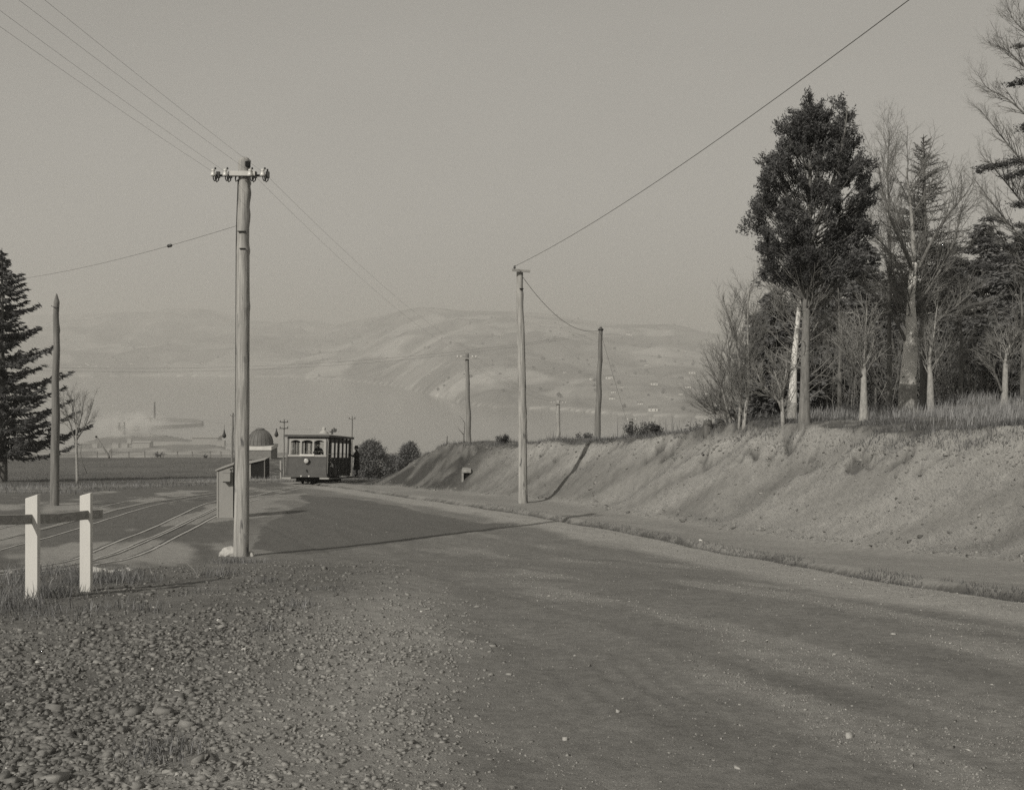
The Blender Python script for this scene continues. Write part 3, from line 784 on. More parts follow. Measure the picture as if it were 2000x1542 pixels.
tag(obj_mesh('crest_grass', blades_mesh('crest_grass', X, Y, r.uniform(0.05, 0.22, n) * (0.3 + 1.2 * fbm(X * 0.7, Y * 0.7, 202)), r.uniform(0.008, 0.018, n), tn, 0.7, (-0.1, -0.2), seed=24, tri=True), 'grass_blade'),
    'rough dark grass along the lip of the bank', 'grass', kind='stuff')

X, Y, s, r = bank_pts(70000, 3.4, 11.5, 14, 46, 25, 1.3)
keep = r.uniform(0, 1, len(X)) < smooth(0.40, 0.62, fbm(X * 0.7, Y * 0.7, 203)) * smooth(3.2, 5.5, s) + 0.06
X, Y, s = X[keep], Y[keep], s[keep]; n = len(X)
tn = (0.30 + 0.08 * r.standard_normal(n)).clip(0.10, 0.5)
tag(obj_mesh('tall_dry_grass', blades_mesh('tall_dry_grass', X, Y, r.uniform(0.12, 0.46, n) * np.interp(X, [4, 12], [0.6, 1.1]) * (0.4 + fbm(X * 0.9, Y * 0.9, 205)), r.uniform(0.008, 0.016, n), tn, 0.4, (0.1, 0.0), seed=26), 'grass_blade'),
    'tall pale grass standing among the tree trunks', 'grass', kind='stuff')

r = np.random.default_rng(27); n = 36000
Y = r.uniform(44, 150, n); X = -Y * r.uniform(0.10, 0.52, n)
fe = Y - np.interp(X / Y, [-0.6, -0.45, -0.40, -0.30, -0.22, -0.12], [41, 42, 43, 56, 66, 71])
k = fe > -0.5 + 2 * (fbm(X, Y, 204) - 0.5); X, Y, fe = X[k], Y[k], fe[k]; n = len(X)
drk = np.exp(-((fe - 9) / 6.0) ** 2) * smooth(0.35, 0.6, fbm(X * 0.25, Y * 0.5, 72))
tn = (0.15 + 0.14 * drk + 0.04 * r.standard_normal(n)).clip(0.05, 0.4)
tag(obj_mesh('field_grass', blades_mesh('field_grass', X, Y, r.uniform(0.05, 0.14, n) * (1 + 1.5 * drk), r.uniform(0.02, 0.04, n), tn, 0.6, seed=28, tri=True), 'grass_blade'),
    'rough grass of the dark field beyond the rails', 'grass', kind='stuff')

# weeds round the white posts, pole foot and verge
cl = []
r = np.random.default_rng(29)
def clump(px, py, spread, nb, L):
    c = gbase(px, py); cl.append((c[0], c[1], spread, nb, L))
for px, py, sp, nb, L in [(62, 1178, 0.26, 300, 0.15), (20, 1205, 0.35, 420, 0.20), (110, 1178, 0.30, 260, 0.14), (165, 1152, 0.26, 380, 0.17), (215, 1150, 0.3, 320, 0.18), (100, 1130, 0.4, 400, 0.18), (90, 1215, 0.3, 160, 0.13),
                          (15, 1150, 0.4, 300, 0.18), (210, 1205, 0.25, 110, 0.10), (285, 1208, 0.14, 60, 0.12), (430, 1135, 0.22, 160, 0.14), (455, 1102, 0.28, 260, 0.14), (500, 1100, 0.35, 170, 0.08), (590, 1200, 0.18, 90, 0.10),
                          (520, 1250, 0.12, 60, 0.08), (330, 1490, 0.16, 140, 0.07), (300, 1510, 0.12, 80, 0.06), (640, 1165, 0.2, 70, 0.06), (520, 1148, 0.2, 90, 0.08), (400, 1170, 0.3, 70, 0.06), (270, 1150, 0.3, 150, 0.11), (-60, 1190, 0.4, 300, 0.2), (240, 1140, 0.25, 200, 0.16)]:
    clump(px, py, sp, nb, L)
cx = np.concatenate([c[0] + c[2] * r.standard_normal(c[3]) * 0.6 for c in cl]); cyy = np.concatenate([c[1] + c[2] * r.standard_normal(c[3]) * 0.9 for c in cl])
cL = np.concatenate([c[4] * r.uniform(0.35, 1.25, c[3]) for c in cl]); n = len(cx)
tn = (0.20 + 0.08 * r.standard_normal(n)).clip(0.06, 0.45)
tag(obj_mesh('weed_tufts', blades_mesh('weed_tufts', cx, cyy, cL, r.uniform(0.004, 0.009, n), tn, 0.9, seed=30), 'grass_blade'), 'ragged weeds and grass tufts on the left verge', 'weeds', kind='stuff')

# weeds rooted in the gutter
r = np.random.default_rng(33); n = 9000
Y = 10.5 * (34 / 10.5) ** r.uniform(0, 1, n); s_ = r.normal(0.02, 0.10, n)
X = np.interp(Y, [p[1] for p in _gut], [p[0] for p in _gut]) + s_ / 0.935
k = fbm(X * 1.2, Y * 1.2, 206) > 0.42; X, Y = X[k], Y[k]; n = len(X)
tag(obj_mesh('gutter_weeds', blades_mesh('gutter_weeds', X, Y, r.uniform(0.02, 0.08, n), r.uniform(0.005, 0.010, n), (0.12 + 0.05 * r.standard_normal(n)).clip(0.05, 0.3), 0.9, seed=34, tri=True), 'grass_blade'), 'dark weeds growing along the gutter below the bank', 'weeds', kind='stuff')
# dead stalks on the lip of the bank
r = np.random.default_rng(31)
sx = []; sy = []
for px, d, k, sp in [(1062, 45, 16, 0.5), (1080, 45.5, 12, 0.5), (880, 57, 30, 1.0), (935, 56, 26, 1.0), (965, 54, 16, 0.8), (1260, 38, 20, 0.8), (1340, 35, 16, 0.8), (1420, 32, 14, 0.5)]:
    sx += list((px - 1000) / F * d + sp * r.standard_normal(k)); sy += list(d + 0.6 * r.standard_normal(k))
sx = np.array(sx); sy = np.array(sy); n = len(sx)
tag(obj_mesh('dead_stalks', blades_mesh('dead_stalks', sx, sy, r.uniform(0.25, 0.8, n), np.full(n, 0.022), np.full(n, 0.09), 0.35, seed=32), 'grass_blade'), 'thin dead stalks standing along the bank top', 'stalks', kind='stuff')

# ================================================================== THINGS
# ---- poles
def pole_shaft(mb, pts, seed, n=18, knots=()):
    """pts: list of (x, y, z, r); resampled with small crookedness; knots: (t, angle, size)"""
    r = random.Random(seed)
    P4 = np.array(pts, float); t = np.linspace(0, 1, len(P4)); tt_ = np.linspace(0, 1, 60)
    q = np.stack([np.interp(tt_, t, P4[:, k]) for k in range(4)], -1)
    vs = []
    for i, (x, y, z, rad) in enumerate(q):
        for k in range(n):
            a = 2 * math.pi * k / n
            rr = rad * (1 + 0.035 * math.sin(3 * a + seed + i * 0.05) + 0.03 * (r.random() - 0.5))
            for kt, ka, ks in knots:
                dt = (tt_[i] - kt) / 0.012; da = math.atan2(math.sin(a - ka), math.cos(a - ka)) / 0.5
                rr += ks * math.exp(-dt * dt - da * da)
            vs.append((x + rr * math.cos(a), y + rr * math.sin(a), z))
    fs = [(i * n + k, i * n + (k + 1) % n, (i + 1) * n + (k + 1) % n, (i + 1) * n + k) for i in range(59) for k in range(n)]
    mb.add(vs, fs, True)
    o = len(mb.v) - len(vs)
    mb.f.append(tuple(o + 59 * n + k for k in range(n))); mb.sm.append(False)
    return mb

def lcl(root, p): return Vector(p) - root.location

# main pole, nearest the camera
D1 = 20.0
b1 = P(470, 1093, D1)
pole = empty('utility_pole', on(b1.x, b1.y), 'thick crooked wooden pole with pale crossarm and four white insulators, beside the cabinet', 'utility pole', 'poles along the road')
prof = []
for y, xl, xr in [(1112, 455, 486), (1093, 456, 486), (1000, 458, 487), (900, 460, 487), (800, 461, 487.5), (700, 461.5, 487.5), (610, 462, 488), (598, 462, 489.5), (585, 462, 488), (500, 462.5, 487.5), (489, 462.5, 489), (478, 463, 487), (440, 463, 487), (400, 465, 488), (376, 466, 491), (362, 466, 488.5), (345, 466, 488), (325, 465, 488.5), (314, 465.5, 488), (309, 468, 486), (307, 472, 482)]:
    c = P((xl + xr) / 2, y, D1); prof.append((c.x, c.y, c.z, (xr - xl) / 2 / F * D1))
mb = MB(); pole_shaft(mb, [(x - pole.location.x, y - pole.location.y, z - pole.location.z, r_) for x, y, z, r_ in prof], 3,
                      knots=((0.62, 0.0, 0.03), (0.765, 0.3, 0.025), (0.905, 0.2, 0.03), (0.3, 2.6, 0.02)))
mb.build('shaft', 'pole_wood', pole)
zc = P(475, 341, D1)
s1 = F / D1
mb = MB(); y0 = zc.y - 0.145
mb.box((452 - 1000) / s1 - pole.location.x, (502 - 1000) / s1 - pole.location.x, y0 - 0.02 - pole.location.y, y0 + 0.05 - pole.location.y, zc.z - 0.042 - pole.location.z, zc.z + 0.042 - pole.location.z)
mb.build('arm_plate', 'pale_metal', pole, 0.004)
mb = MB(); mb.box((421 - 1000) / s1 - pole.location.x, (524 - 1000) / s1 - pole.location.x, y0 + 0.052 - pole.location.y, y0 + 0.10 - pole.location.y, zc.z - 0.046 - pole.location.z, zc.z - 0.010 - pole.location.z)
mb.build('crossarm', 'dark_iron', pole)
ins0 = None
for px in (421.5, 445, 493, 517.5):
    q = Vector(((px - 1000) / s1, y0 - 0.03, zc.z)) - pole.location
    if ins0 is None:
        mb = MB(); mb.lathe([(0.012, 0.075), (0.03, 0.07), (0.034, 0.045), (0.022, 0.03), (0.036, 0.012), (0.048, -0.03), (0.046, -0.052), (0.03, -0.056)][::-1], 14)
        ins0 = mb.build('insulator', 'porcelain', pole); ins0.location = q
        hk = MB()
        hk.tube([(0, 0.0, -0.05), (0.003, 0.0, -0.10), (0.02, 0.01, -0.135), (0.042, 0.02, -0.13), (0.052, 0.03, -0.09), (0.055, 0.05, -0.03)], 0.011, 6)
        hk.tube([(0.03, 0.02, -0.05), (0.034, 0.02, -0.11), (0.055, 0.03, -0.15), (0.08, 0.05, -0.12), (0.082, 0.07, -0.03)], 0.012, 6)
        hk.box(0.045, 0.10, 0.03, 0.10, -0.075, 0.035)
        hk.build('hook', 'dark_iron', ins0)
        cp = MB(); cp.lathe([(0.014, 0.07), (0.02, 0.085), (0.012, 0.105)], 8, (0.032, 0.02, 0.0)); cp.build('cap', 'dark_iron', ins0)
    else:
        c = dup(ins0, pole); c.location = q
q = Vector(((524.5 - 1000) / s1, y0 + 0.06, zc.z)) - pole.location
MB().box(q.x - 0.012, q.x + 0.012, q.y - 0.02, q.y + 0.02, q.z - 0.05, q.z + 0.085).build('end_bracket', 'dark_iron', pole)
q = P(473, 345, D1 - 0.17) - pole.location
MB().lathe([(0.018, 0), (0.018, 0.02)], 8, tuple(q), 'y').build('bolt', 'dark_iron', pole)
for px, py, w_ in ((472, 451.5, 0.075), (473, 485, 0.05)):
    q = P(px, py, D1 - 0.135) - pole.location
    MB().box(q.x - w_, q.x + w_, q.y - 0.006, q.y + 0.03, q.z - 0.009, q.z + 0.007).build('saw_cut', 'black', pole)
q = P(484, 322, D1 - 0.05) - pole.location
MB().box(q.x - 0.022, q.x + 0.045, q.y - 0.10, q.y + 0.02, q.z - 0.04, q.z + 0.05).build('top_notch', 'black', pole)
q = P(461, 349, D1 - 0.08) - pole.location
MB().tube([(q.x, q.y, q.z + 0.05), (q.x - 0.012, q.y, q.z), (q.x, q.y - 0.01, q.z - 0.05), (q.x + 0.03, q.y, q.z - 0.03)], 0.012, 6).build('eye_bolt', 'dark_iron', pole)
cond = []
for y, x in [(350, 465.5), (440, 462.3), (480, 461.8), (560, 461.5), (600, 461.3), (700, 461), (800, 460.4), (880, 459.8), (904, 459.2), (912, 458.2), (916, 455.5), (915, 453)]:
    cond.append(P(x, y, D1 - 0.02) - pole.location)
MB().tube(cond, 0.013, 6).build('conduit', 'dark_iron', pole)
ft = None
import bmesh
def boulder(name, loc, size, m, parent, seed):
    bm = bmesh.new(); bmesh.ops.create_icosphere(bm, subdivisions=3, radius=1.0)
    for v in bm.verts:
        p = v.co
        k = 1 + 0.55 * (float(fbm(np.array([p.x * 1.3 + seed]), np.array([p.y * 1.3 + p.z * 0.9]), seed)[0]) - 0.5) + 0.25 * (float(vn(np.array([p.x * 4 + p.z * 3]), np.array([p.y * 4 - p.z * 2]), seed)[0]) - 0.5)
        v.co = Vector((p.x * k * size[0], p.y * k * size[1], p.z * k * size[2]))
    me = bpy.data.meshes.new(name); bm.to_mesh(me); bm.free()
    o = obj_mesh(name, me, m, parent); o.location = loc
    return o
boulder('footing', (-0.22, 0.10, 0.03), (0.20, 0.15, 0.11), 'white_stone', pole, 4)
boulder('footing', (0.17, 0.06, 0.0), (0.07, 0.08, 0.07), 'white_stone', pole, 6)


# second pole, at the foot of the bank
D2 = 34.0
b2 = P(1020, 990, D2)
pole2 = empty('utility_pole', on(b2.x, b2.y), 'tall pale pole at the foot of the bank with a short bare crossarm', 'utility pole', 'poles along the road')
prof = []
for y, xl, xr in [(1004, 1012, 1031), (990, 1012, 1030.5), (930, 1012, 1029.5), (850, 1012, 1028.5), (825, 1012, 1029.2), (800, 1011.8, 1028), (700, 1010.5, 1026), (640, 1009.5, 1024.5), (600, 1009, 1022), (575, 1009, 1022.8), (566, 1009, 1022), (563, 1009.2, 1021.5), (530, 1009, 1022)]:
    c = P((xl + xr) / 2, y, D2) - pole2.location; prof.append((c.x, c.y, c.z, (xr - xl) / 2 / F * D2))
mb = MB(); pole_shaft(mb, prof, 8, knots=((0.80, 3.0, 0.02), (0.40, 0.2, 0.025), (0.55, 3.3, 0.02))); mb.build('shaft', 'pole_wood', pole2)
q = P(1018, 528.5, D2 - 0.16) - pole2.location
M = Matrix.Translation(q) @ Matrix.Rotation(R(4), 4, 'Y') @ Matrix.Rotation(R(10), 4, 'Z')
MB().box(-0.275, 0.275, -0.035, 0.035, -0.04, 0.04, M).build('crossarm', 'weathered_board', pole2)
q = P(1005, 522, D2 - 0.17) - pole2.location
mb = MB(); mb.lathe([(0.02, -0.08), (0.02, -0.03), (0.034, -0.028), (0.04, 0.0), (0.026, 0.014), (0.034, 0.03), (0.02, 0.055)], 10, tuple(q)); mb.build('insulator', 'brown_glaze', pole2)
q = P(1016, 531, D2 - 0.19) - pole2.location
MB().lathe([(0.018, 0), (0.018, 0.03)], 8, tuple(q), 'y').build('bolt', 'dark_iron', pole2)
q = P(1018.5, 563.5, D2 - 0.06) - pole2.location
MB().box(q.x - 0.06, q.x + 0.07, q.y - 0.10, q.y, q.z - 0.012, q.z + 0.008).build('saw_cut', 'black', pole2)

def small_pole(name, base_px, top_px, d, r0, r1, label, arm=None, nins=4, cat='utility pole', matn='far_pole_wood', group='poles along the road', armlen=None, ins_mat='porcelain', armmat='concrete', sink=0.3, cap=False, pointed=False, armdz=0.0, arms=1):
    """pole whose foot and top are seen at base_px / top_px, at distance d"""
    b = P(*base_px, d); t = P(*top_px, d)
    gz = float(Hf(np.array([b.x]), np.array([b.y]))[0]) if d < 170 else b.z
    e = empty(name, (b.x, b.y, min(gz, b.z)), label, cat, group)
    lo = Vector((b.x, b.y, min(gz, b.z) - sink)) - e.location; hi = t - e.location
    pts = [(*(lo + (hi - lo) * k), r0 + (r1 - r0) * k) for k in (0, .15, .3, .45, .6, .75, .9, 1)]
    pts = [(x + 0.02 * math.sin(9 * i + r0 * 50) * (0 < i < 7), y, z, r_ * (1 + 0.06 * math.sin(7 * i))) for i, (x, y, z, r_) in enumerate(pts)]
    if pointed:
        pts = pts[:-1] + [(hi.x, hi.y, hi.z - 0.25, r1), (hi.x, hi.y, hi.z, r1 * 0.15)]
    mb = MB(); pole_shaft(mb, pts, int(base_px[0]) % 17, 12, knots=((0.5, 2.0, r0 * 0.15), (0.7, 0.4, r0 * 0.2))); mb.build('shaft', matn, e)
    if arm:
        for j in range(arms):
            za = hi.z - 0.22 + armdz - 0.45 * j
            MB().box(hi.x - arm / 2, hi.x + arm / 2, hi.y - r1 - 0.08, hi.y - r1 - 0.01, za - 0.026, za + 0.026).build('crossarm', armmat, e)
            first = None
            xs = [(k - (nins - 1) / 2) / max(nins - 1, 1) * (arm - 0.08) for k in range(nins)]
            if nins == 4: xs = [-arm / 2 + 0.05, -arm / 4 - 0.02, arm / 4 + 0.02, arm / 2 - 0.05]
            for x in xs:
                if first is None:
                    mb = MB(); mb.lathe([(0.012, 0.03), (0.032, 0.05), (0.036, 0.07), (0.026, 0.095), (0.032, 0.115), (0.015, 0.14)], 8)
                    first = mb.build('insulator', ins_mat, e); first.location = (hi.x + x, hi.y - r1 - 0.045, za)
                else:
                    c = dup(first, e); c.location = (hi.x + x, hi.y - r1 - 0.045, za)
    return e, t

p3, t3 = small_pole('utility_pole', (1166, 858), (1173.5, 641), 46.0, 0.125, 0.085, 'slender bare pole leaning on top of the bank, no crossarm', matn='pole_wood_dark')
q = t3 - p3.location
MB().lathe([(0.05, -0.10), (0.11, -0.08), (0.11, -0.02), (0.05, 0.0), (0.06, 0.03), (0.03, 0.06)], 10, (q.x, q.y, q.z)).build('pole_cap', 'dark_iron', p3)
p4, t4 = small_pole('utility_pole', (917, 898), (912, 690), 50.0, 0.115, 0.085, 'pole with white insulators rising from the left end of the bank', arm=0.92)
p5, t5 = small_pole('utility_pole', (1090, 866), (1090.5, 781), 74.0, 0.16, 0.12, 'pale distant pole with white insulators behind the top of the bank', arm=1.05, matn='pole_wood', sink=3)
p6, t6 = small_pole('utility_pole', (1232, 858), (1233, 817), 66.0, 0.14, 0.12, 'short dark pole top with two white insulators just behind the bank', arm=0.55, nins=2, matn='pole_wood_dark', sink=4, armdz=0.1)
p7, t7 = small_pole('bare_post', (106.5, 980), (110.5, 573), 34.0, 0.135, 0.085, 'bare pole with pointed top in front of the dark spruce', cat='pole', pointed=True, matn='pole_wood_dark', group='poles along the road')
q = P(100, 597, 33.9) - p7.location; q2 = P(115, 602, 33.85) - p7.location
MB().tube([q, (q + q2) / 2 + Vector((0, -0.08, 0)), q2], 0.01, 5).build('wire_band', 'dark_iron', p7)
p8, t8 = small_pole('utility_pole', (453, 889), (455, 806), 128.0, 0.14, 0.10, 'thin distant pole close left of the thick near pole', arm=0.6, nins=2, sink=1, ins_mat='brown_glaze', armmat='far_pole_wood', matn='pole_wood_dark', armdz=-0.1)
p9, t9 = small_pole('utility_pole', (554, 925), (555, 818), 82.0, 0.06, 0.045, 'thin pole with two crossarms behind the left edge of the tram', arm=0.62, nins=2, sink=1, ins_mat='brown_glaze', armmat='dark_iron', arms=2)
p10, t10 = small_pole('utility_pole', (686, 940), (688, 812), 84.0, 0.06, 0.045, 'thin pale pole with small crossarm behind the right end of the tram roof', arm=0.5, nins=2, sink=2, ins_mat='brown_glaze', armmat='far_pole_wood')

# ---- overhead wires
def wire(pts, rad, label, sag=0.0, group='overhead wires', n=14):
    a = Vector(pts[0]); b = Vector(pts[-1])
    q = []
    for i in range(n + 1):
        t = i / n; p = a.lerp(b, t); p.z -= sag * 4 * t * (1 - t); q.append(p)
    base = a.copy()
    mb = MB(); mb.tube([p - base for p in q], rad, 5)
    o = mb.build('overhead_wire', 'wire'); o.location = base
    return tag(o, label, 'wire', group)
for (px, py), (ex, ey), nm in [((421, 339), (-700, -448), 'lowest left'), ((445, 339), (-700, -502), 'second'), ((493, 339), (-600, -494), 'third'), ((517, 339), (-520, -500), 'topmost')]:
    a = P(px, py, D1 - 0.16); b = P(ex, ey, 7.0)
    wire([a, b], 0.0016, {'lowest left': 'thin wire rising left from the outermost left insulator of the thick pole', 'second': 'thin wire rising left from the inner left insulator of the thick pole',
                          'third': 'thin wire rising left past the top of the thick pole, second highest', 'topmost': 'topmost thin wire rising to the upper left corner of the sky'}[nm], 0.05)
wire([P(493, 339, D1 - 0.14), P(903, 690, 49.9)], 0.0018, 'thin wire running from thick pole down to bank-end pole, lower one', 0.35)
wire([P(517, 339, D1 - 0.14), P(931, 690, 49.9)], 0.0018, 'thin wire running from thick pole down to bank-end pole, upper one', 0.35)
wire([P(1005, 520, D2 - 0.17), P(2350, -440, 9.0)], 0.0065, 'heavy wire rising from the pale pole to the upper right', 0.32, n=24)
# slack wire between the pale pole and the slender one
a = P(1021, 541, D2 - 0.05); b = P(1170, 645, 46.0)
wire([a, b], 0.008, 'slack wire drooping from the pale pole to the slender one', 0.55, n=20)
wire([P(1170, 648, 46.0), P(-60, 712, 38.0)], 0.0032, 'upper of two long wires running level to the left across the hills', 0.62, n=30)
wire([P(1170, 651, 46.1), P(-60, 718, 38.1)], 0.0032, 'lower of two long wires running level to the left across the hills', 0.66, n=30)
wire([P(1175, 655, 46.0), P(1226, 828, 55.0)], 0.005, 'thin stay wire slanting down right from the slender pole', 0.03)
for k, (x0, x1) in enumerate(((897, 1076), (905, 1082), (922, 1098), (929, 1104))):
    wire([P(x0, 696, 49.9), P(x1, 783, 73.8)], 0.0025, ('thin wire from bank-end pole to the pale distant pole, ' + ('leftmost', 'second from left', 'third from left', 'rightmost')[k]), 0.35)
a = P(462, 441, D1 - 0.05); b = P(20, 547, 33.5)
wire([a, b], 0.004, 'span wire from thick pole slanting down left to the spruce', 0.12)
q = P(331, 472.5, 24.0)
t_ = (331 - 462) / (20 - 462)
dq = (b - a).normalized(); tpar = None
best = min(((a.lerp(b, k / 400) - Vector((0, 0, 0.12 * 4 * k / 400 * (1 - k / 400))), k) for k in range(401)), key=lambda u: abs(1000 + F * u[0].x / u[0].y - 331))[0]
si = empty('strain_insulator', best, 'small dark strain insulator on the span wire left of the thick pole', 'insulator')
mb = MB(); u = dq * 0.07
mb.tube([-u * 1.3, -u, -u * 0.6, -u * 0.1, u * 0.1, u * 0.6, u, u * 1.3], [0.012, 0.034, 0.036, 0.02, 0.02, 0.036, 0.034, 0.012], 8); mb.build('ribbed_body', 'brown_glaze', si)
MB().tube([-u * 2.0, u * 2.0], 0.008, 5).build('rod', 'dark_iron', si)
# hanging fittings over the tram street, on a cross wire between posts
wire([P(396, 820, 70.0), P(612, 838, 70.0)], 0.004, 'faint cross wire over the tram street carrying two small fittings', 0.20)
for px, py, lb in ((438, 847, 'left of the thick pole'), (540, 845, 'left of the tram roof')):
    c = P(px, py, 70.0)
    top = P(px, 829 if px < 500 else 835, 70.0)
    e = empty('hanging_fitting', c, 'small dark pear-shaped fitting hanging from a wire ' + lb, 'hanging lamp', 'fittings on the cross wire')
    MB().lathe([(0.03, -0.26), (0.11, -0.2), (0.13, -0.1), (0.08, 0.03), (0.045, 0.12), (0.04, 0.24)], 10).build('body', 'dark_iron', e)
    MB().tube([(0, 0, 0.2), (0, 0, top.z - c.z)], 0.012, 5).build('hanger', 'dark_iron', e)

# ---- white guard rail, left foreground
DP = 11.3
gr = empty('guard_fence', on((60 - 1000) / F * DP, DP), 'low white fence of two slant-topped posts and one grey board', 'fence')
for px0, px1, pyb, pl, pr_, d in ((49, 73, 1195, 973, 965, 11.3), (155.5, 176.5, 1170, 968, 962.5, 12.1)):
    x0 = (px0 - 1000) / F * d; x1 = (px1 - 1000) / F * d
    zb = (HZ - pyb) / F * d - 0.25; z0 = (HZ - pl) / F * d; z1 = (HZ - pr_) / F * d
    mb = MB(); mb.prism([(x0 - gr.location.x, zb - gr.location.z), (x1 - gr.location.x, zb - gr.location.z), (x1 - gr.location.x, z1 - gr.location.z), (x0 - gr.location.x, z0 - gr.location.z)], d - gr.location.y, d + 0.075 - gr.location.y)
    mb.build('post', 'white_paint', gr, 0.004)
a0 = P(-260, 1019, 9.6); a1 = P(55, 1013, 11.26); a2 = P(166, 1005, 12.06); a3 = P(201, 1003, 12.34)
mb = MB(); vs = []
for p in (a0, a0.lerp(a1, 0.5) + Vector((0, 0, -0.004)), a1, a1.lerp(a2, 0.5) + Vector((0, 0, -0.012)), a2, a3):
    q = p - gr.location; hgt = 0.047
    for dy, dz in ((-0.03, -hgt), (0.0, -hgt), (0.0, hgt), (-0.03, hgt)): vs.append((q.x, q.y + dy - 0.004, q.z + dz))
fs = [(0, 1, 2, 3), (23, 22, 21, 20)]
for i in range(5):
    for k in range(4): fs.append((i * 4 + k, (i + 1) * 4 + k, (i + 1) * 4 + (k + 1) % 4, i * 4 + (k + 1) % 4))
mb.add(vs, fs); mb.build('rail_board', 'weathered_board', gr)

# ---- cabinet by the thick pole
DC = 28.6
cb = G(424, 1011); DC = cb.y
cabin = empty('signal_cabinet', on(cb.x + 0.2, cb.y), 'pale upright wooden cabinet with sloping lid standing behind the thick pole', 'cabinet')
sc_ = DC / F
w0 = -0.2; w1 = (455 - 424) * sc_ - 0.2 + 0.0
hh0 = (1011 - 919) * sc_; hh1 = (1011 - 908) * sc_
mb = MB(); mb.prism([(w0, -0.1), (w1, -0.1), (w1, hh1), (w0, hh0)], 0, 0.62); mb.build('body', 'cabinet_paint', cabin, 0.006)
sl = (hh1 - hh0) / (w1 - w0)
mb = MB(); mb.prism([(w0 - 0.035, hh0 - 0.03 * sl + 0.004), (w1 + 0.035, hh1 + 0.03 * sl + 0.004), (w1 + 0.03, hh1 + 0.03 * sl + 0.04), (w0 - 0.04, hh0 - 0.03 * sl + 0.04)], -0.05, 0.67); mb.build('lid', 'cabinet_paint', cabin, 0.004)
for k, (a_, b_) in enumerate(((w0 - 0.008, w0 + 0.035), (w1 - 0.06, w1 + 0.006))):
    MB().box(a_, b_, -0.014, 0.0, 0.0, hh0 - 0.02).build('corner_batten', 'cabinet_paint', cabin)
x0 = (438 - 424) * sc_ - 0.2; x1 = (452.5 - 424) * sc_ - 0.2
mb = MB(); mb.box(x0, x1, -0.17, -0.016, (1011 - 938.5) * sc_, (1011 - 922) * sc_); bx_ = mb.build('meter_box', 'cabinet_paint', cabin, 0.005)
MB().box(x0 - 0.01, x1 + 0.01, -0.18, -0.016, (1011 - 921.8) * sc_, (1011 - 920) * sc_).build('box_lid', 'cabinet_paint', bx_)
MB().box(x0 + 0.005, x1 - 0.005, -0.165, -0.02, (1011 - 940.5) * sc_, (1011 - 938.7) * sc_).build('box_base', 'cabinet_dark', bx_)
MB().lathe([(0.022, 0), (0.022, 0.03)], 8, ((450.5 - 424) * sc_ - 0.2, -0.005, (1011 - 916.5) * sc_), 'y').build('knob', 'cabinet_dark', cabin)
MB().box(w1 + 0.008, w1 + 0.03, 0.02, 0.60, 0.02, hh1 - 0.02).build('side_door', 'cabinet_dark', cabin)

# ---- small shelter with dark open side, beyond
sb = P(487, 935, 77.0); sb = on(sb.x, sb.y)
shed = empty('street_shelter', sb, 'small lean-to bin with sloping pale roof and dark open end, behind the thick pole', 'shed')
sc_ = 77.0 / F
W0, W1 = 0.0, (517 - 487) * sc_
mb = MB(); mb.prism([(W0 - 0.3, -0.1), (W0 + 0.1, -0.1), (W0 + 0.1, 1.02), (W0 - 0.3, 1.0)], 0.0, 1.5); mb.build('side_wall', 'concrete', shed)
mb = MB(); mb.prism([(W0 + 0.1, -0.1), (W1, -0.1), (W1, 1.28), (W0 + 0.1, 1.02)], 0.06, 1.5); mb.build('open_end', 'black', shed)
mb = MB(); mb.prism([(W0 - 0.35, 1.005), (W0 + 0.05, 1.05), (W1 + 0.05, 1.30), (W1 + 0.05, 1.35), (W0 + 0.05, 1.10), (W0 - 0.35, 1.05)], -0.08, 1.6); mb.build('roof', 'concrete', shed)
MB().box(W1 - 0.05, W1 + 0.01, 0.0, 0.07, -0.1, 1.27).build('post', 'pole_wood_dark', shed)

# ---- observatory dome
DO = 140.0
ob = empty('observatory', on((507 - 1000) / F * DO, DO), 'small brick observatory with dark ribbed dome and white cornice', 'observatory')
gz = ob.location.z; so = DO / F
zw = (HZ - 876) * so - gz; zt = (HZ - 869) * so - gz; zd = (HZ - 840) * so - gz; rw = 27.5 * so
MB().box(-rw * 1.3, rw, -1.6, 2.2, -3.0, zw).build('brick_wall', 'brick', ob)
MB().box(-rw * 1.33, rw + 0.08, -1.7, 2.3, zw + 0.003, zt).build('cornice', 'plaster', ob)
dm = MB(); pr = []
rd = 25.0 * so; hd = zd - zt
for k in range(9):
    a = k / 8 * R(78); pr.append((rd * math.cos(a), zt + 0.003 + hd * math.sin(a) / math.sin(R(78))))
pr = [(rd + 0.1, zt + 0.003), (rd + 0.1, zt + 0.12)] + [(r_, z_ + 0.12) for r_, z_ in pr]
dm.lathe(pr, 32, (0, 0.3, 0)); dmo = dm.build('dome', 'dome_metal', ob)
rib0 = None
for k in range(20):
    a = 2 * math.pi * k / 20
    if rib0 is None:
        rb = MB(); rb.tube([(rd * 1.01 * math.cos(j / 8 * R(76)), 0, hd * math.sin(j / 8 * R(76)) / math.sin(R(78))) for j in range(9)], 0.028, 4)
        rib0 = rb.build('rib', 'dome_metal', dmo); rib0.location = (0, 0.3, zt + 0.12)
    else:
        c = dup(rib0, dmo); c.rotation_euler = (0, 0, a)
MB().lathe([(0.55, 0), (0.55, 0.12), (0.3, 0.2)], 12, (0, 0.3, zt + hd + 0.05)).build('cap', 'dome_metal', dmo)

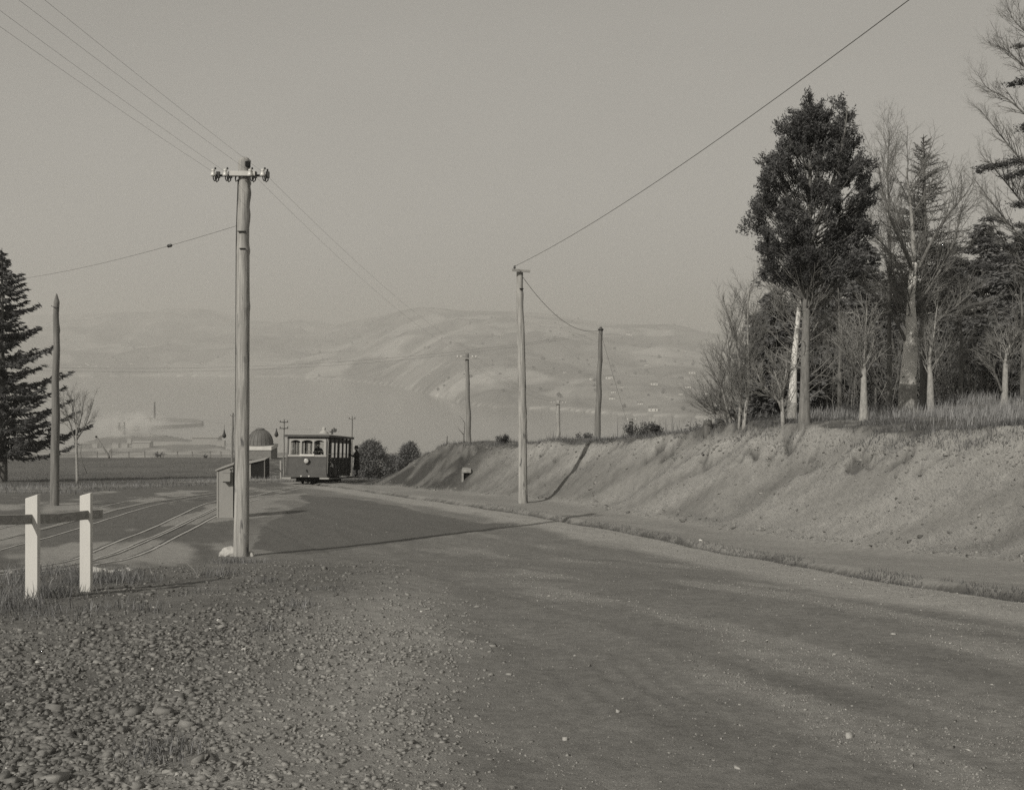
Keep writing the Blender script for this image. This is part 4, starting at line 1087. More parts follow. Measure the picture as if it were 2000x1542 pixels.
# ---- tram rails
def rail_strip(name, pxs, wdt, hgt, off, m, parent=None, lift=0.0):
    pts = [gbase(*p) for p in pxs]
    t = np.linspace(0, 1, 60)
    xs = np.interp(t, np.linspace(0, 1, len(pts)), [p[0] for p in pts]); ys = np.interp(t, np.linspace(0, 1, len(pts)), [p[1] for p in pts])
    for _ in range(6):
        xs[1:-1] = (xs[:-2] + 2 * xs[1:-1] + xs[2:]) / 4; ys[1:-1] = (ys[:-2] + 2 * ys[1:-1] + ys[2:]) / 4
    dx = np.gradient(xs); dy = np.gradient(ys); L = np.hypot(dx, dy); nx = -dy / L; ny = dx / L
    xs = xs + nx * off; ys = ys + ny * off
    z = np.maximum(Hf(xs, ys), np.maximum(Hf(xs + nx * 0.06, ys + ny * 0.06), Hf(xs - nx * 0.06, ys - ny * 0.06)))
    mb = MB(); vs = []
    for i in range(60):
        for sx, sz in ((-wdt / 2, -0.08), (wdt / 2, -0.08), (wdt / 2, hgt), (-wdt / 2, hgt)):
            vs.append((xs[i] + nx[i] * sx, ys[i] + ny[i] * sx, z[i] + sz + lift))
    fs = [(0, 1, 2, 3), (239, 238, 237, 236)]
    for i in range(59):
        for k in range(4): fs.append((i * 4 + k, i * 4 + (k + 1) % 4, (i + 1) * 4 + (k + 1) % 4, (i + 1) * 4 + k))
    mb.add(vs, fs)
    return mb.build(name, m, parent)
near_l = [(-120, 1130), (60, 1114), (155, 1088), (220, 1062), (330, 1018), (420, 978), (520, 955), (600, 945), (680, 938)]
near_r = [(-60, 1142), (120, 1118), (190, 1105), (255, 1092), (330, 1056), (424, 1007), (520, 970), (612, 949), (700, 941)]
tk = empty('tram_track', (0, 0, 0), 'curving tram track with cable slot passing the cabinet towards the tram', 'tram track', 'tram tracks')
for q_ in (near_l, near_r):
    rail_strip('rail', q_, 0.055, 0.012, 0, 'rail_steel', tk); rail_strip('groove', q_, 0.06, 0.003, 0.065, 'rail_side', tk)
mid = [((a[0] + b[0]) / 2, (a[1] + b[1]) / 2) for a, b in zip(near_l, near_r)]
for off in (-0.045, 0.045):
    rail_strip('slot_rail', mid, 0.04, 0.018, off, 'rail_steel', tk)
rail_strip('slot', mid, 0.035, 0.004, 0, 'rail_side', tk)
far_l = [(-200, 1078), (0, 1032), (90, 1012), (180, 995), (300, 970), (420, 958), (540, 950)]
far_r = [(-120, 1098), (0, 1074), (90, 1050), (180, 1024), (280, 992), (400, 969), (560, 953)]
tk2 = empty('tram_track', (0, 0, 0), 'farther tram track running behind the white fence posts', 'tram track', 'tram tracks')
for q_ in (far_l, far_r):
    rail_strip('rail', q_, 0.055, 0.012, 0, 'rail_steel', tk2); rail_strip('groove', q_, 0.06, 0.003, 0.065, 'rail_side', tk2)
mid = [((a[0] + b[0]) / 2, (a[1] + b[1]) / 2) for a, b in zip(far_l, far_r)]
for off in (-0.045, 0.045):
    rail_strip('slot_rail', mid, 0.04, 0.018, off, 'rail_steel', tk2)

# ---- the cable tram
DT = 62.0
tb_ = P(598, 946, DT); tb_ = on(tb_.x, tb_.y)
tram = empty('cable_tram', tb_, 'small dark single-deck cable tram with pale roof and round headlamp facing us', 'tram')
tram.rotation_euler = Euler((-math.atan(0.112), 0, R(-5.0)), 'XYZ')
HW = 1.12; LEN = 5.7
def part(name, m, bevel=0.0, parent=None, **kw):
    mb = MB()
    for b in kw['boxes']: mb.box(*b)
    return mb.build(name, m, parent or tram, bevel)
part('dash_panel', 'tram_panel', 0.02, boxes=[(-HW, HW, 0.0, 0.05, 0.42, 1.52)])
for x_ in (-HW + 0.03, HW - 0.03):
    part('corner_strip', 'tram_dark', boxes=[(x_ - 0.03, x_ + 0.03, -0.012, -0.001, 0.51, 1.515)])
part('dash_moulding', 'tram_dark', boxes=[(-HW + 0.07, HW - 0.07, -0.010, -0.001, 1.44, 1.47)])
part('dash_beam', 'tram_panel', 0.01, boxes=[(-HW - 0.05, HW + 0.05, -0.07, -0.002, 0.40, 0.50)])
part('window_sill', 'tram_trim', 0.008, boxes=[(-HW + 0.05, HW - 0.02, -0.03, 0.06, 1.522, 1.63)])
part('route_board', 'plaster', 0.004, boxes=[(-0.40, 0.42, -0.06, -0.032, 1.55, 1.66)])
fr = part('windscreen_frame', 'tram_trim', 0.008, boxes=[(-HW + 0.10, -HW + 0.20, -0.01, 0.05, 1.632, 2.50), (-0.40, -0.31, -0.01, 0.05, 1.632, 2.50), (0.29, 0.39, -0.01, 0.05, 1.632, 2.50), (HW - 0.19, HW - 0.06, -0.01, 0.05, 1.632, 2.50), (-HW + 0.10, HW - 0.06, -0.008, 0.048, 2.43, 2.502)])
for x0, x1 in ((-HW + 0.20, -0.40), (-0.31, 0.29), (0.39, HW - 0.19)):
    mb = MB(); mb.box(x0, x1, 0.018, 0.024, 1.63, 2.43); mb.build('pane', 'glass', fr)
    n_ = 8; arc = [(x0 + (x1 - x0) * k / n_, 2.43 - 0.075 * abs(2 * k / n_ - 1) ** 2.2) for k in range(n_ + 1)]
    mb = MB(); mb.prism([(x0, 2.432), ] + arc + [(x1, 2.432)], 0.0, 0.04); mb.build('arched_head', 'tram_trim', fr)
part('header_board', 'tram_panel', 0.006, boxes=[(-HW + 0.02, HW - 0.02, 0.0, 0.05, 2.504, 2.60)])
for sx in (-1, 1):
    for y in (0.0, 0.95, 1.9, 2.85, 3.8, 4.75, LEN - 0.06):
        x = sx * (HW - 0.05)
        mb = MB(); mb.box(x - 0.045, x + 0.045, y + 0.001, y + 0.08, 0.45, 2.60)
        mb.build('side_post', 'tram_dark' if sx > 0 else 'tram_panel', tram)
    for y in (0.02, LEN - 0.1):
        mb = MB(); x = sx * (HW + 0.05); mb.tube([(x, y, 0.6), (x, y, 2.3), (x - sx * 0.04, y, 2.55)], 0.022, 6); mb.build('grab_pole', 'tram_trim', tram)
    mb = MB(); mb.box(sx * (HW - 0.10) - 0.02, sx * (HW - 0.10) + 0.02, 0.09, LEN - 0.08, 2.32, 2.56); mb.build('side_header', 'tram_dark', tram)
    mb = MB(); mb.box(sx * (HW + 0.10) - 0.13, sx * (HW + 0.10) + 0.13, 0.25, LEN - 0.05, 0.30, 0.36); mb.build('running_board', 'tram_dark', tram)
    mb = MB(); x = sx * (HW - 0.06); mb.box(x - 0.27, x + 0.24, -0.20, 0.10, 0.30, 0.39); mb.build('end_step', 'weathered_board', tram)
for y0, y1, x1 in ((1.0, 1.06, HW - 0.12),):
    part('bulkhead', 'tram_dark', boxes=[(-x1, x1, y0, y1, 0.5, 1.55), (-x1, -x1 + 0.08, y0, y1, 1.55, 2.5), (-0.42, -0.34, y0, y1, 1.55, 2.5), (0.34, 0.42, y0, y1, 1.55, 2.5), (x1 - 0.08, x1, y0, y1, 1.55, 2.5), (-x1, x1, y0, y1, 2.35, 2.5)])
part('rear_step', 'tram_dark', boxes=[(HW - 0.1, HW + 0.62, 5.2, LEN + 0.15, 0.33, 0.395)])
part('rear_end', 'tram_dark', boxes=[(-HW, HW, LEN - 0.03, LEN + 0.02, 0.42, 1.5), (-HW, -HW + 0.14, LEN - 0.03, LEN + 0.02, 1.5, 2.55), (-0.4, -0.3, LEN - 0.03, LEN + 0.02, 1.5, 2.55), (0.3, 0.4, LEN - 0.03, LEN + 0.02, 1.5, 2.55), (HW - 0.14, HW, LEN - 0.03, LEN + 0.02, 1.5, 2.55)])
part('floor', 'tram_dark', boxes=[(-HW + 0.12, HW - 0.12, 0.06, LEN - 0.04, 0.44, 0.52)])
for sx in (-1, 1):
    part('bench', 'tram_dark', 0.01, boxes=[(sx * 0.42 - 0.24, sx * 0.42 + 0.24, 1.15, 4.6, 0.85, 0.93), (sx * 0.15 - 0.03, sx * 0.15 + 0.03, 1.15, 4.6, 0.93, 1.5), (sx * 0.42 - 0.2, sx * 0.42 + 0.2, 1.2, 4.55, 0.525, 0.85)])
part('brake_console', 'tram_dark', 0.01, boxes=[(-0.30, 0.05, 0.35, 0.7, 0.525, 1.45), (0.40, 0.48, 0.3, 0.38, 0.525, 1.75)])
part('inner_rail', 'tram_trim', boxes=[(-HW + 0.14, HW - 0.14, 0.11, 0.13, 1.80, 1.825)])
ov = 0.16
part('eave', 'tram_dark', 0.02, boxes=[(-HW - ov, HW + ov, -0.18, LEN + 0.18, 2.602, 2.72)])
# roof skin: gently hipped canvas
mb = MB(); nx_, ny_ = 13, 17; vs = []
for j in range(ny_):
    for i in range(nx_):
        a = -1 + 2 * i / (nx_ - 1); b = -1 + 2 * j / (ny_ - 1)
        hgt = 0.15 * (1 - abs(a) ** 1.8) * (1 - abs(b) ** 2.4)
        vs.append((a * (HW + ov + 0.02), LEN / 2 + b * (LEN / 2 + 0.20), 2.722 + hgt))
fs = [(j * nx_ + i, j * nx_ + i + 1, (j + 1) * nx_ + i + 1, (j + 1) * nx_ + i) for j in range(ny_ - 1) for i in range(nx_ - 1)]
mb.add(vs, fs, True); mb.build('roof', 'tram_roof', tram)
vt = MB(); vt.lathe([(0.30, 2.80), (0.26, 2.92), (0.13, 3.02), (0.08, 3.07), (0.12, 3.12), (0.12, 3.17), (0.08, 3.21), (0.03, 3.23)], 16, (0.28, LEN / 2 - 0.4, 0)); vt.build('roof_ventilator', 'tram_roof', tram)
part('roof_bracket', 'dark_iron', boxes=[(0.50, 0.86, 2.9, 2.98, 2.95, 3.01), (0.60, 0.68, 2.9, 3.0, 2.80, 3.13), (0.80, 0.90, 2.9, 2.98, 2.99, 3.15), (0.72, 0.78, 2.9, 2.96, 3.0, 3.21)])
hl = MB(); hl.lathe([(0.10, 0.0), (0.145, 0.06), (0.155, 0.13), (0.14, 0.145)], 20, (0.0, -0.002, 1.29), 'y'); hlo = hl.build('headlamp', 'dark_iron', tram)
lz = MB(); lz.lathe([(0.135, 0.146), (0.125, 0.16), (0.08, 0.17), (0.02, 0.175)], 20, (0.0, -0.002, 1.29), 'y'); lz.build('lens', 'lamp_glass', hlo)
hk = MB(); hk.tube([(0.0, -0.0, 0.80), (0.0, -0.05, 0.80), (0.01, -0.07, 0.74), (0.04, -0.06, 0.70)], 0.03, 6); hk.build('coupling_hook', 'dark_iron', tram)
for x in (-0.28, 0.16):
    k = MB(); k.lathe([(0.045, 0.0), (0.045, 0.03)], 8, (x, -0.072, 0.46), 'y'); k.build('buffer_bolt', 'plaster', tram)
part('truck_frame', 'black', 0.02, boxes=[(-0.78, -0.66, 0.7, 4.9, 0.14, 0.34), (0.66, 0.78, 0.7, 4.9, 0.14, 0.34), (-0.66, 0.66, 0.7, 0.85, 0.16, 0.40), (-0.66, 0.66, 4.7, 4.85, 0.16, 0.40), (-0.3, 0.3, 0.85, 4.7, 0.12, 0.36)])
wh0 = None
for y in (1.35, 4.2):
    for x in (-0.58, 0.58):
        if wh0 is None:
            wm = MB(); wm.lathe([(0.05, -0.05), (0.24, -0.05), (0.26, -0.03), (0.26, 0.0), (0.30, 0.005), (0.30, 0.035), (0.05, 0.04)], 18, (0, 0, 0), 'x'); wh0 = wm.build('wheel', 'black', tram); wh0.location = (x, y, 0.30)
        else:
            c = dup(wh0, tram); c.location = (x, y, 0.30)

# ---- people: one skinned body each, clothes as children
def skin_body(name, verts, edges, radii, m, parent, sub=2):
    me = bpy.data.meshes.new(name); me.from_pydata(verts, edges, []); me.update()
    o = obj_mesh(name, me, m, parent)
    sk = o.modifiers.new('skin', 'SKIN')
    for i, r_ in enumerate(radii):
        rr2 = r_ if isinstance(r_, tuple) else (r_, r_)
        me.skin_vertices[0].data[i].radius = rr2
        me.skin_vertices[0].data[i].use_root = (i == 0)
    ss = o.modifiers.new('sub', 'SUBSURF'); ss.levels = sub; ss.render_levels = sub
    for p in me.polygons: p.use_smooth = True
    return o

def person(loc, rotz, pose, label, hat=True, coat='cloth_dark', long_coat=False):
    """pose 'stand_hold' or 'sit'; +y is forward (face direction is -y)"""
    e = empty('person', loc, label, 'person'); e.rotation_euler = (0, 0, rotz)
    if pose == 'sit':
        hipz = 0.50; kn = (-0.44, 0.52); an = (-0.42, 0.08)
    else:
        hipz = 0.92; kn = (-0.03, 0.50); an = (0.03, 0.09)
    V_ = [(0, 0, hipz)]; E_ = []; Rr = [(0.17, 0.13)]
    def add(v, pr_, r_): V_.append(v); E_.append((pr_, len(V_) - 1)); Rr.append(r_); return len(V_) - 1
    a = add((0, 0.005, hipz + 0.20), 0, (0.155, 0.115)); b = add((0, 0.0, hipz + 0.40), a, (0.18, 0.125)); c = add((0, 0.0, hipz + 0.53), b, (0.12, 0.09))
    nk = add((0, -0.01, hipz + 0.60), c, 0.058); hd = add((0, -0.03, hipz + 0.68), nk, (0.075, 0.085)); hd2 = add((0, -0.03, hipz + 0.77), hd, (0.078, 0.098)); add((0, -0.02, hipz + 0.83), hd2, (0.055, 0.07))
    for sx in (-1, 1):
        h = add((sx * 0.09, 0, hipz - 0.06), 0, 0.095); k = add((sx * 0.10, kn[0], kn[1]), h, 0.062); an_ = add((sx * 0.10, an[0], an[1]), k, 0.045); add((sx * 0.11, an[0] - 0.17, 0.04), an_, (0.045, 0.035))
        s_ = add((sx * 0.20, 0, hipz + 0.48), c, 0.065)
        if pose == 'stand_hold' :
            el = add((sx * 0.26, -0.18, hipz + 0.26), s_, 0.05); wr = add((sx * 0.20, -0.40, hipz + 0.38), el, 0.036); add((sx * 0.18, -0.48, hipz + 0.42), wr, 0.034)
        else:
            el = add((sx * 0.25, -0.04, hipz + 0.22), s_, 0.05); wr = add((sx * 0.17, -0.26, hipz + 0.12), el, 0.036); add((sx * 0.14, -0.34, hipz + 0.09), wr, 0.034)
    skin_body('body', V_, E_, Rr, coat, e)
    hc = Vector((0, -0.03, hipz + 0.745))
    # head of skin tone over the collar, with nose and ears
    hm = MB(); hm.lathe([(0.02, -0.115), (0.055, -0.10), (0.078, -0.05), (0.088, 0.01), (0.085, 0.06), (0.06, 0.11), (0.015, 0.13)], 14, tuple(hc))
    hm.v = [(x, hc.y + (y - hc.y) * 1.18, z) for x, y, z in hm.v]
    hm.add([(hc.x - 0.014, hc.y - 0.098, hc.z - 0.035), (hc.x + 0.014, hc.y - 0.098, hc.z - 0.035), (hc.x, hc.y - 0.128, hc.z - 0.03), (hc.x, hc.y - 0.10, hc.z + 0.02)], [(0, 2, 3), (2, 1, 3), (0, 1, 2)])
    for sx in (-1, 1): hm.lathe([(0.01, -0.03), (0.02, 0.0), (0.01, 0.03)], 6, (hc.x + sx * 0.09, hc.y + 0.01, hc.z - 0.01))
    face = hm.build('face', 'skin', e)
    ey = MB()
    for sx in (-1, 1): ey.lathe([(0.004, -0.008), (0.012, 0.0), (0.004, 0.008)], 6, (hc.x + sx * 0.034, hc.y - 0.097, hc.z + 0.012))
    ey.box(hc.x - 0.025, hc.x + 0.025, hc.y - 0.100, hc.y - 0.092, hc.z - 0.067, hc.z - 0.060)
    ey.build('eyes_and_mouth', 'hair', face)
    hr = MB(); hr.lathe([(0.092, 0.0), (0.095, 0.05), (0.07, 0.115), (0.015, 0.14)], 14, (hc.x, hc.y + 0.022, hc.z)); hr.build('hair', 'hair', e)
    if hat:
        ht = MB(); ht.lathe([(0.155, 0.055), (0.155, 0.07), (0.105, 0.075), (0.10, 0.155), (0.06, 0.175)], 16, (hc.x, hc.y + 0.01, hc.z)); ht.build('hat', 'cloth_dark', e)
    if long_coat:
        ct = MB(); ct.lathe([(0.27, -0.52), (0.24, -0.25), (0.205, 0.0), (0.19, 0.15), (0.215, 0.38), (0.20, 0.46), (0.10, 0.55), (0.07, 0.585)], 18, (0, 0.0, hipz)); ct.v = [(x, y * 0.78, z) for x, y, z in ct.v]; ct.build('overcoat', coat, e)
    return e
def tram_pt(x, y, z):
    return tram.matrix_basis @ Vector((x, y, z))
bpy.context.view_layer.update()
pt = tram_pt(HW + 0.44, 5.55, 0.40)
person(pt, R(-75), 'stand_hold', 'person in long dark overcoat and hat holding on outside the rear of the tram', True, 'cloth_dark', True)
pt = tram_pt(0.50, 1.9, 0.42)
person(pt, R(75), 'sit', 'person in dark coat and hat seated inside the open side of the tram', True, 'cloth_dark')
pt = tram_pt(0.52, 0.50, 0.53)
person(pt, R(5), 'stand_hold', 'person in dark clothes standing behind the right-hand front window of the tram', True, 'cloth_dark')
pt = tram_pt(0.06, 1.35, 0.38)
person(pt, R(-10), 'sit', 'person in dark clothes seated low behind the middle front window of the tram', False, 'cloth_dark')

# ---- pale post just left of the tram
b = G(548, 935); e = empty('short_post', on(b.x, b.y), 'short thin pale post standing just left of the tram', 'post')
MB().box(-0.05, 0.05, -0.05, 0.05, -0.2, 1.25).build('shaft', 'tram_trim', e, 0.01); MB().box(-0.055, 0.055, -0.055, 0.055, 1.252, 1.28).build('cap', 'tram_trim', e)

# ---- concrete drain mouth on the bank end
c = G(918, 925); c = on(c.x, c.y)
e = empty('drain_mouth', c, 'small concrete drain mouth jutting from the left end of the bank', 'drain')
MB().box(-0.32, 0.05, -0.25, 0.6, 0.02, 0.14).build('slab', 'concrete', e, 0.015)
MB().box(-0.32, -0.24, -0.23, 0.6, -0.35, 0.018).build('side_wall', 'concrete', e, 0.01)
MB().box(-0.02, 0.62, -0.10, 0.6, -0.35, 0.05).build('head_wall', 'concrete', e, 0.01)
MB().box(-0.238, -0.022, -0.12, 0.5, -0.4, 0.017).build('opening', 'black', e)

# ---- field fence along the skyline, leaning post, shrubs
fz = []
fen = empty('field_fence', on((300 - 1000) / F * 146, 146), 'low post and wire fence along the far edge of the dark field', 'fence')
pst = None
for px in (190, 218, 252, 283, 308, 347, 376, 411, 432, 465, 540, 20, 60):
    x = (px - 1000) / F * 146; p = on(x, 146.0) - fen.location
    if pst is None:
        mb = MB(); mb.box(-0.055, 0.055, -0.05, 0.05, -0.3, 0.85); mb.box(-0.03, 0.03, -0.03, 0.03, 0.85, 0.88); pst = mb.build('post', 'pole_wood_dark', fen)
    else: pst2 = dup(pst, fen); pst2.location = p; pst2.rotation_euler = (0, R((px * 7) % 7 - 3), 0); continue
    pst.location = p
for zz in (0.4, 0.75):
    MB().tube([on((px - 1000) / F * 146, 146.0, zz) - fen.location for px in (20, 100, 190, 280, 376, 465, 540)], 0.012, 4).build('fence_wire', 'wire', fen)
a = on((211 - 1000) / F * 120, 120.0); e = empty('leaning_post', a, 'dark leaning prop post at the edge of the field, right of the bare young tree', 'post')
q0 = P(212, 889, 120) - a; q1 = P(188, 853, 120) - a
MB().tube([q0 + Vector((0.1, 0, -0.3)), q0, q1], [0.11, 0.11, 0.10], 8).build('shaft', 'pole_wood_dark', e)
MB().lathe([(0.13, -0.06), (0.13, 0.08), (0.05, 0.14)], 8, tuple(q1)).build('cap', 'dark_iron', e)

# bank-top stump with pale flecks, far-left fence stake
a = on((1383 - 1000) / F * 32.5, 32.5)
c = G(1383, 843); a = on(c.x, c.y)
e = empty('tree_stump', a, 'squat dark stump with pale chips on top at the bank edge', 'stump')
sc_ = a.y / F
mb = MB(); mb.lathe([(10 * sc_, -0.3), (9.5 * sc_, 0.1), (8 * sc_, 0.25), (8 * sc_, 24 * sc_)], 12); mb.v = [(x * (1 + 0.15 * math.sin(5 * x * 20)), y, z + 0.02 * math.sin(40 * x)) for x, y, z in mb.v]; mb.build('trunk', 'bark_dark', e)
for dx in (-0.08, -0.02, 0.07):
    mb = MB(); mb.lathe([(0.03, 0), (0.035, 0.03), (0.01, 0.07)], 6, (dx, -0.03, 24 * sc_)); mb.build('pale_chip', 'white_stone', e)
c = P(872, 882, 57); a = on(c.x, c.y); e = empty('fence_stake', a, 'thin dark stake on the left end of the bank top', 'stake')
zt_ = P(873, 853, 57).z - a.z
MB().tube([(0, 0, -0.2), (0.02, 0, zt_ * 0.6), (0.03, 0, zt_)], [0.05, 0.045, 0.04], 7).build('shaft', 'pole_wood_dark', e)
MB().lathe([(0.042, 0.0), (0.03, 0.03)], 7, (0.03, 0, zt_)).build('tip', 'pole_wood_dark', e)

# individual pale stones lying about
_sid = 0
def one_stone(px, py, size, v, label, flat=0.6):
    global _sid
    _sid += 1
    x, y = gbase(px, py)
    me = stones_mesh('stone', np.array([x]), np.array([y]), np.array([size * (0.6 if size < 0.05 else 0.85)]), np.array([v]), flat=flat, seed=300 + _sid)
    co = np.zeros(24, np.float32); me.vertices.foreach_get('co', co); co = co.reshape(-1, 3); z = co[:, 2].min()
    co -= np.array([x, y, z], np.float32); me.vertices.foreach_set('co', co.ravel()); me.update()
    o = obj_mesh('stone', me, 'stone'); o.location = (x, y, float(z)); tag(o, label, 'stone', 'pale stones on the ground')
for a in [(680, 1392, 0.025, 0.62, 'brightest white stone on the loose gravel near the bottom centre-left'), (450, 1337, 0.022, 0.58, 'white pointed stone in the middle of the gravel verge'), (305, 1357, 0.032, 0.45, 'long pale stone in the gravel verge below the white fence'),
          (300, 1415, 0.030, 0.5, 'flat pale stone low in the gravel verge at left'), (590, 1300, 0.034, 0.36, 'large pale grey stone at the right of the gravel verge'), (1208, 1392, 0.042, 0.34, 'largest pale stone lying alone on the road wheel track'),
          (1105, 1446, 0.032, 0.36, 'pale rounded stone low on the road, right of the verge'), (1745, 1240, 0.026, 0.4, 'small pale stone far right on the road'), (1660, 1440, 0.036, 0.36, 'pale stone low at the right of the road'),
          (1368, 1063, 0.06, 0.62, 'white stone lying in the gutter below the bank'), (165, 1050, 0.06, 0.62, 'white stone on the tram street between the white posts'), (1440, 1503, 0.03, 0.36, 'pale stone at the bottom edge right of centre'),
          (995, 1320, 0.03, 0.30, 'dull stone at the boundary of gravel and road'), (410, 1505, 0.05, 0.10, 'dark angular stone near the bottom of the gravel verge'), (480, 1255, 0.036, 0.2, 'grey angular stone standing up in the middle verge')]:
    one_stone(*a)
for k, (px, py) in enumerate(((190, 1123), (205, 1121), (222, 1124), (236, 1122), (253, 1122))):
    one_stone(px, py, 0.09 + 0.02 * (k % 2), 0.44, ('broken pale kerb stone right of the second white post, ' + ('first', 'second', 'third', 'fourth', 'fifth')[k] + ' from the post'), 0.4)
# stick lying in the weeds
a = on(*gbase(390, 1136)); q = P(366, 1100, a.y + 0.15) - a
e = MB().tube([(0, 0, -0.05), q * 0.5 + Vector((0.01, 0, 0)), q], [0.014, 0.012, 0.008], 6).build('stick', 'bark_dark'); e.location = a
tag(e, 'thin dark stick poking up from the weeds left of the thick pole', 'stick')

# ---- houses and sheds across the harbour
def house(px, py, wpx, label, group, d=None, hratio=0.42, flat=False, name='house'):
    if d is None:
        dd_ = np.linspace(1950, 7000, 3000); X_ = (px - 1000) / F * dd_
        zz_ = far_h(X_, dd_); ray = (HZ - py) / F * dd_
        i = int(np.argmax(ray < zz_)); d = float(dd_[i])
        if i == 0: d = 4200.0
    p = P(px, py, d); w_ = wpx / F * d; hh = w_ * hratio
    e = empty(name, p - Vector((0, 0, 1)), label, 'building', group)
    MB().box(-w_ / 2, w_ / 2, 0, w_ * 0.7, -6, hh).build('wall', 'concrete' if flat else 'house_white', e)
    r_ = 0.10 if flat else 0.45
    mb = MB(); mb.prism([(-0.05 * w_, hh), (w_ * 0.75, hh), (w_ * 0.35, hh + r_ * w_ * 0.7)], -w_ * 0.53, w_ * 0.53, 'x'); mb.build('roof', 'house_roof' if not flat else 'concrete', e)
    for k in (() if flat else (-0.25, 0.25)): MB().box(k * w_ - 0.06 * w_, k * w_ + 0.06 * w_, -0.3, -0.02, hh * 0.35, hh * 0.75).build('window', 'window_dark', e)
HG = 'houses on the hillside across the harbour'
for px, py, w_, lb in [(1229, 655, 11, 'white house highest on the far hillside, right of the slender pole'), (1103, 728, 6, 'tiny white house on the far hillside left of the slender pole'), (1157, 742, 11, 'white house touching the slender pole on its left'),
                       (1190, 740, 13, 'bright white house just right of the slender pole'), (1214, 757, 7, 'faint pale house below the bright one right of the slender pole'), (1198, 767, 9, 'upper of two pale houses right of the slender pole'), (1196, 780, 11, 'lower of two pale houses right of the slender pole'),
                       (1251, 790, 10, 'white house midway between the slender pole and the bare shrub'), (1276, 803, 17, 'longest white house on the far hillside above the bank'), (1278, 752, 13, 'white house uphill of the longest one'),
                       (1263, 714, 7, 'small pale house high on the far hillside'), (1352, 730, 12, 'bright white house high up near the bare shrub'), (1330, 771, 8, 'small bright white house left of the bare shrub'), (1344, 758, 10, 'pale house just uphill of the small bright one by the shrub'),
                       (1378, 770, 10, 'pale house half hidden by the bare shrub'), (1381, 707, 7, 'small pale house against the top edge of the bare shrub'), (994, 738, 5, 'tiny pale house on the far hillside left of the pale pole'), (840, 730, 4, 'tiny pale house far left on the hillside spur')]:
    house(px, py, w_, lb, HG)
r = random.Random(5)
for k in range(26):
    px = r.choice([r.uniform(155, 260), r.uniform(300, 395)]); py = 712 + r.uniform(-3, 10)
    house(px, py, r.uniform(3.0, 6.0), 'tiny pale house in the settlement along the far shore', 'settlement along the far shore')
for px, py, w_, d, lb in [(283, 816, 18, 1740, 'long pale shed on the far side of the harbour basin'), (232, 832, 12, 1650, 'pale shed under the left of the smoke'), (262, 832, 14, 1655, 'pale shed under the right of the smoke'), (252, 856, 8, 1540, 'bright small building below the smoke'),
                          (225, 866, 12, 1490, 'pale pair of low buildings below the smoke, left one'), (243, 866, 12, 1490, 'pale pair of low buildings below the smoke, right one'), (200, 880, 26, 1430, 'pale long building at the field edge left'), (275, 866, 34, 1490, 'low long shed right of the paired buildings'),
                          (400, 858, 50, 1530, 'long low pale shed near the thick pole'), (430, 861, 16, 1520, 'short pale shed at the right end of the long one'), (185, 866, 10, 1490, 'small pale building left of the smoke'), (560, 885, 30, 1420, 'pale low building between dome and tram')]:
    house(px, py, w_, lb, 'sheds on the harbour flat', d, 0.10, True, 'harbour_shed')
for px, y0, y1, d, lb in ((243, 845, 826, 1640, 'tall dark chimney standing in the smoke'), (233, 838, 826, 1645, 'short dark chimney left of the tall one'), (302, 815, 786, 1745, 'thin mast on the harbour basin wall')):
    a = P(px, y0, d); e = empty('chimney', a, lb, 'chimney', 'chimneys by the harbour'); hgt = (y0 - y1) / F * d
    MB().lathe([(1.6, -2), (1.1, hgt * 0.96), (1.4, hgt * 0.97), (1.4, hgt)], 10).build('stack', 'cabinet_dark', e)
    MB().lathe([(1.5, 0), (1.5, 1.0)], 10, (0, 0, hgt + 0.01)).build('rim', 'cabinet_dark', e)
for pts, lb in (([(250, 820), (320, 819), (380, 822), (396, 826)], 'far embankment of the small harbour basin'), ([(290, 836), (345, 833), (396, 830)], 'near embankment of the small harbour basin')):
    q = [P(px, py, -SEA * F / (py - HZ)) for px, py in pts]
    mb = MB(); vs = []
    for p in q:
        for dy, dz in ((-9, -3), (-4, 3.2), (4, 3.2), (9, -3)): vs.append((p.x, p.y + dy, SEA + dz))
    fs = []
    for i in range(len(q) - 1):
        for k in range(3): fs.append((i * 4 + k, (i + 1) * 4 + k, (i + 1) * 4 + k + 1, i * 4 + k + 1))
    n4 = len(q) * 4; fs += [(0, 1, 2, 3), (n4 - 1, n4 - 2, n4 - 3, n4 - 4)]
    mb.add(vs, fs); tag(mb.build('breakwater', 'bark_dark'), lb, 'breakwater', 'harbour breakwaters')
# smoke: a few soft puffs of vapour in one body
sm_m = bpy.data.materials.new('smoke'); sm_m.use_nodes = True; nt_ = sm_m.node_tree; nt_.nodes.clear()
tcs = nt_.nodes.new('ShaderNodeTexCoord'); nz = nt_.nodes.new('ShaderNodeTexNoise'); nz.inputs['Scale'].default_value = 0.05; nz.inputs['Detail'].default_value = 3
nt_.links.new(tcs.outputs['Object'], nz.inputs['Vector'])
mpg = nt_.nodes.new('ShaderNodeMapping'); mpg.inputs['Scale'].default_value = (1 / 62.0, 1 / 40.0, 1 / 30.0); nt_.links.new(tcs.outputs['Object'], mpg.inputs[0])
grd = nt_.nodes.new('ShaderNodeTexGradient'); grd.gradient_type = 'SPHERICAL'; nt_.links.new(mpg.outputs[0], grd.inputs[0])
mr_ = nt_.nodes.new('ShaderNodeMapRange'); mr_.inputs[1].default_value = 0.40; mr_.inputs[2].default_value = 0.72; mr_.inputs[3].default_value = 0.0; mr_.inputs[4].default_value = 0.13
nt_.links.new(nz.outputs['Fac'], mr_.inputs[0])
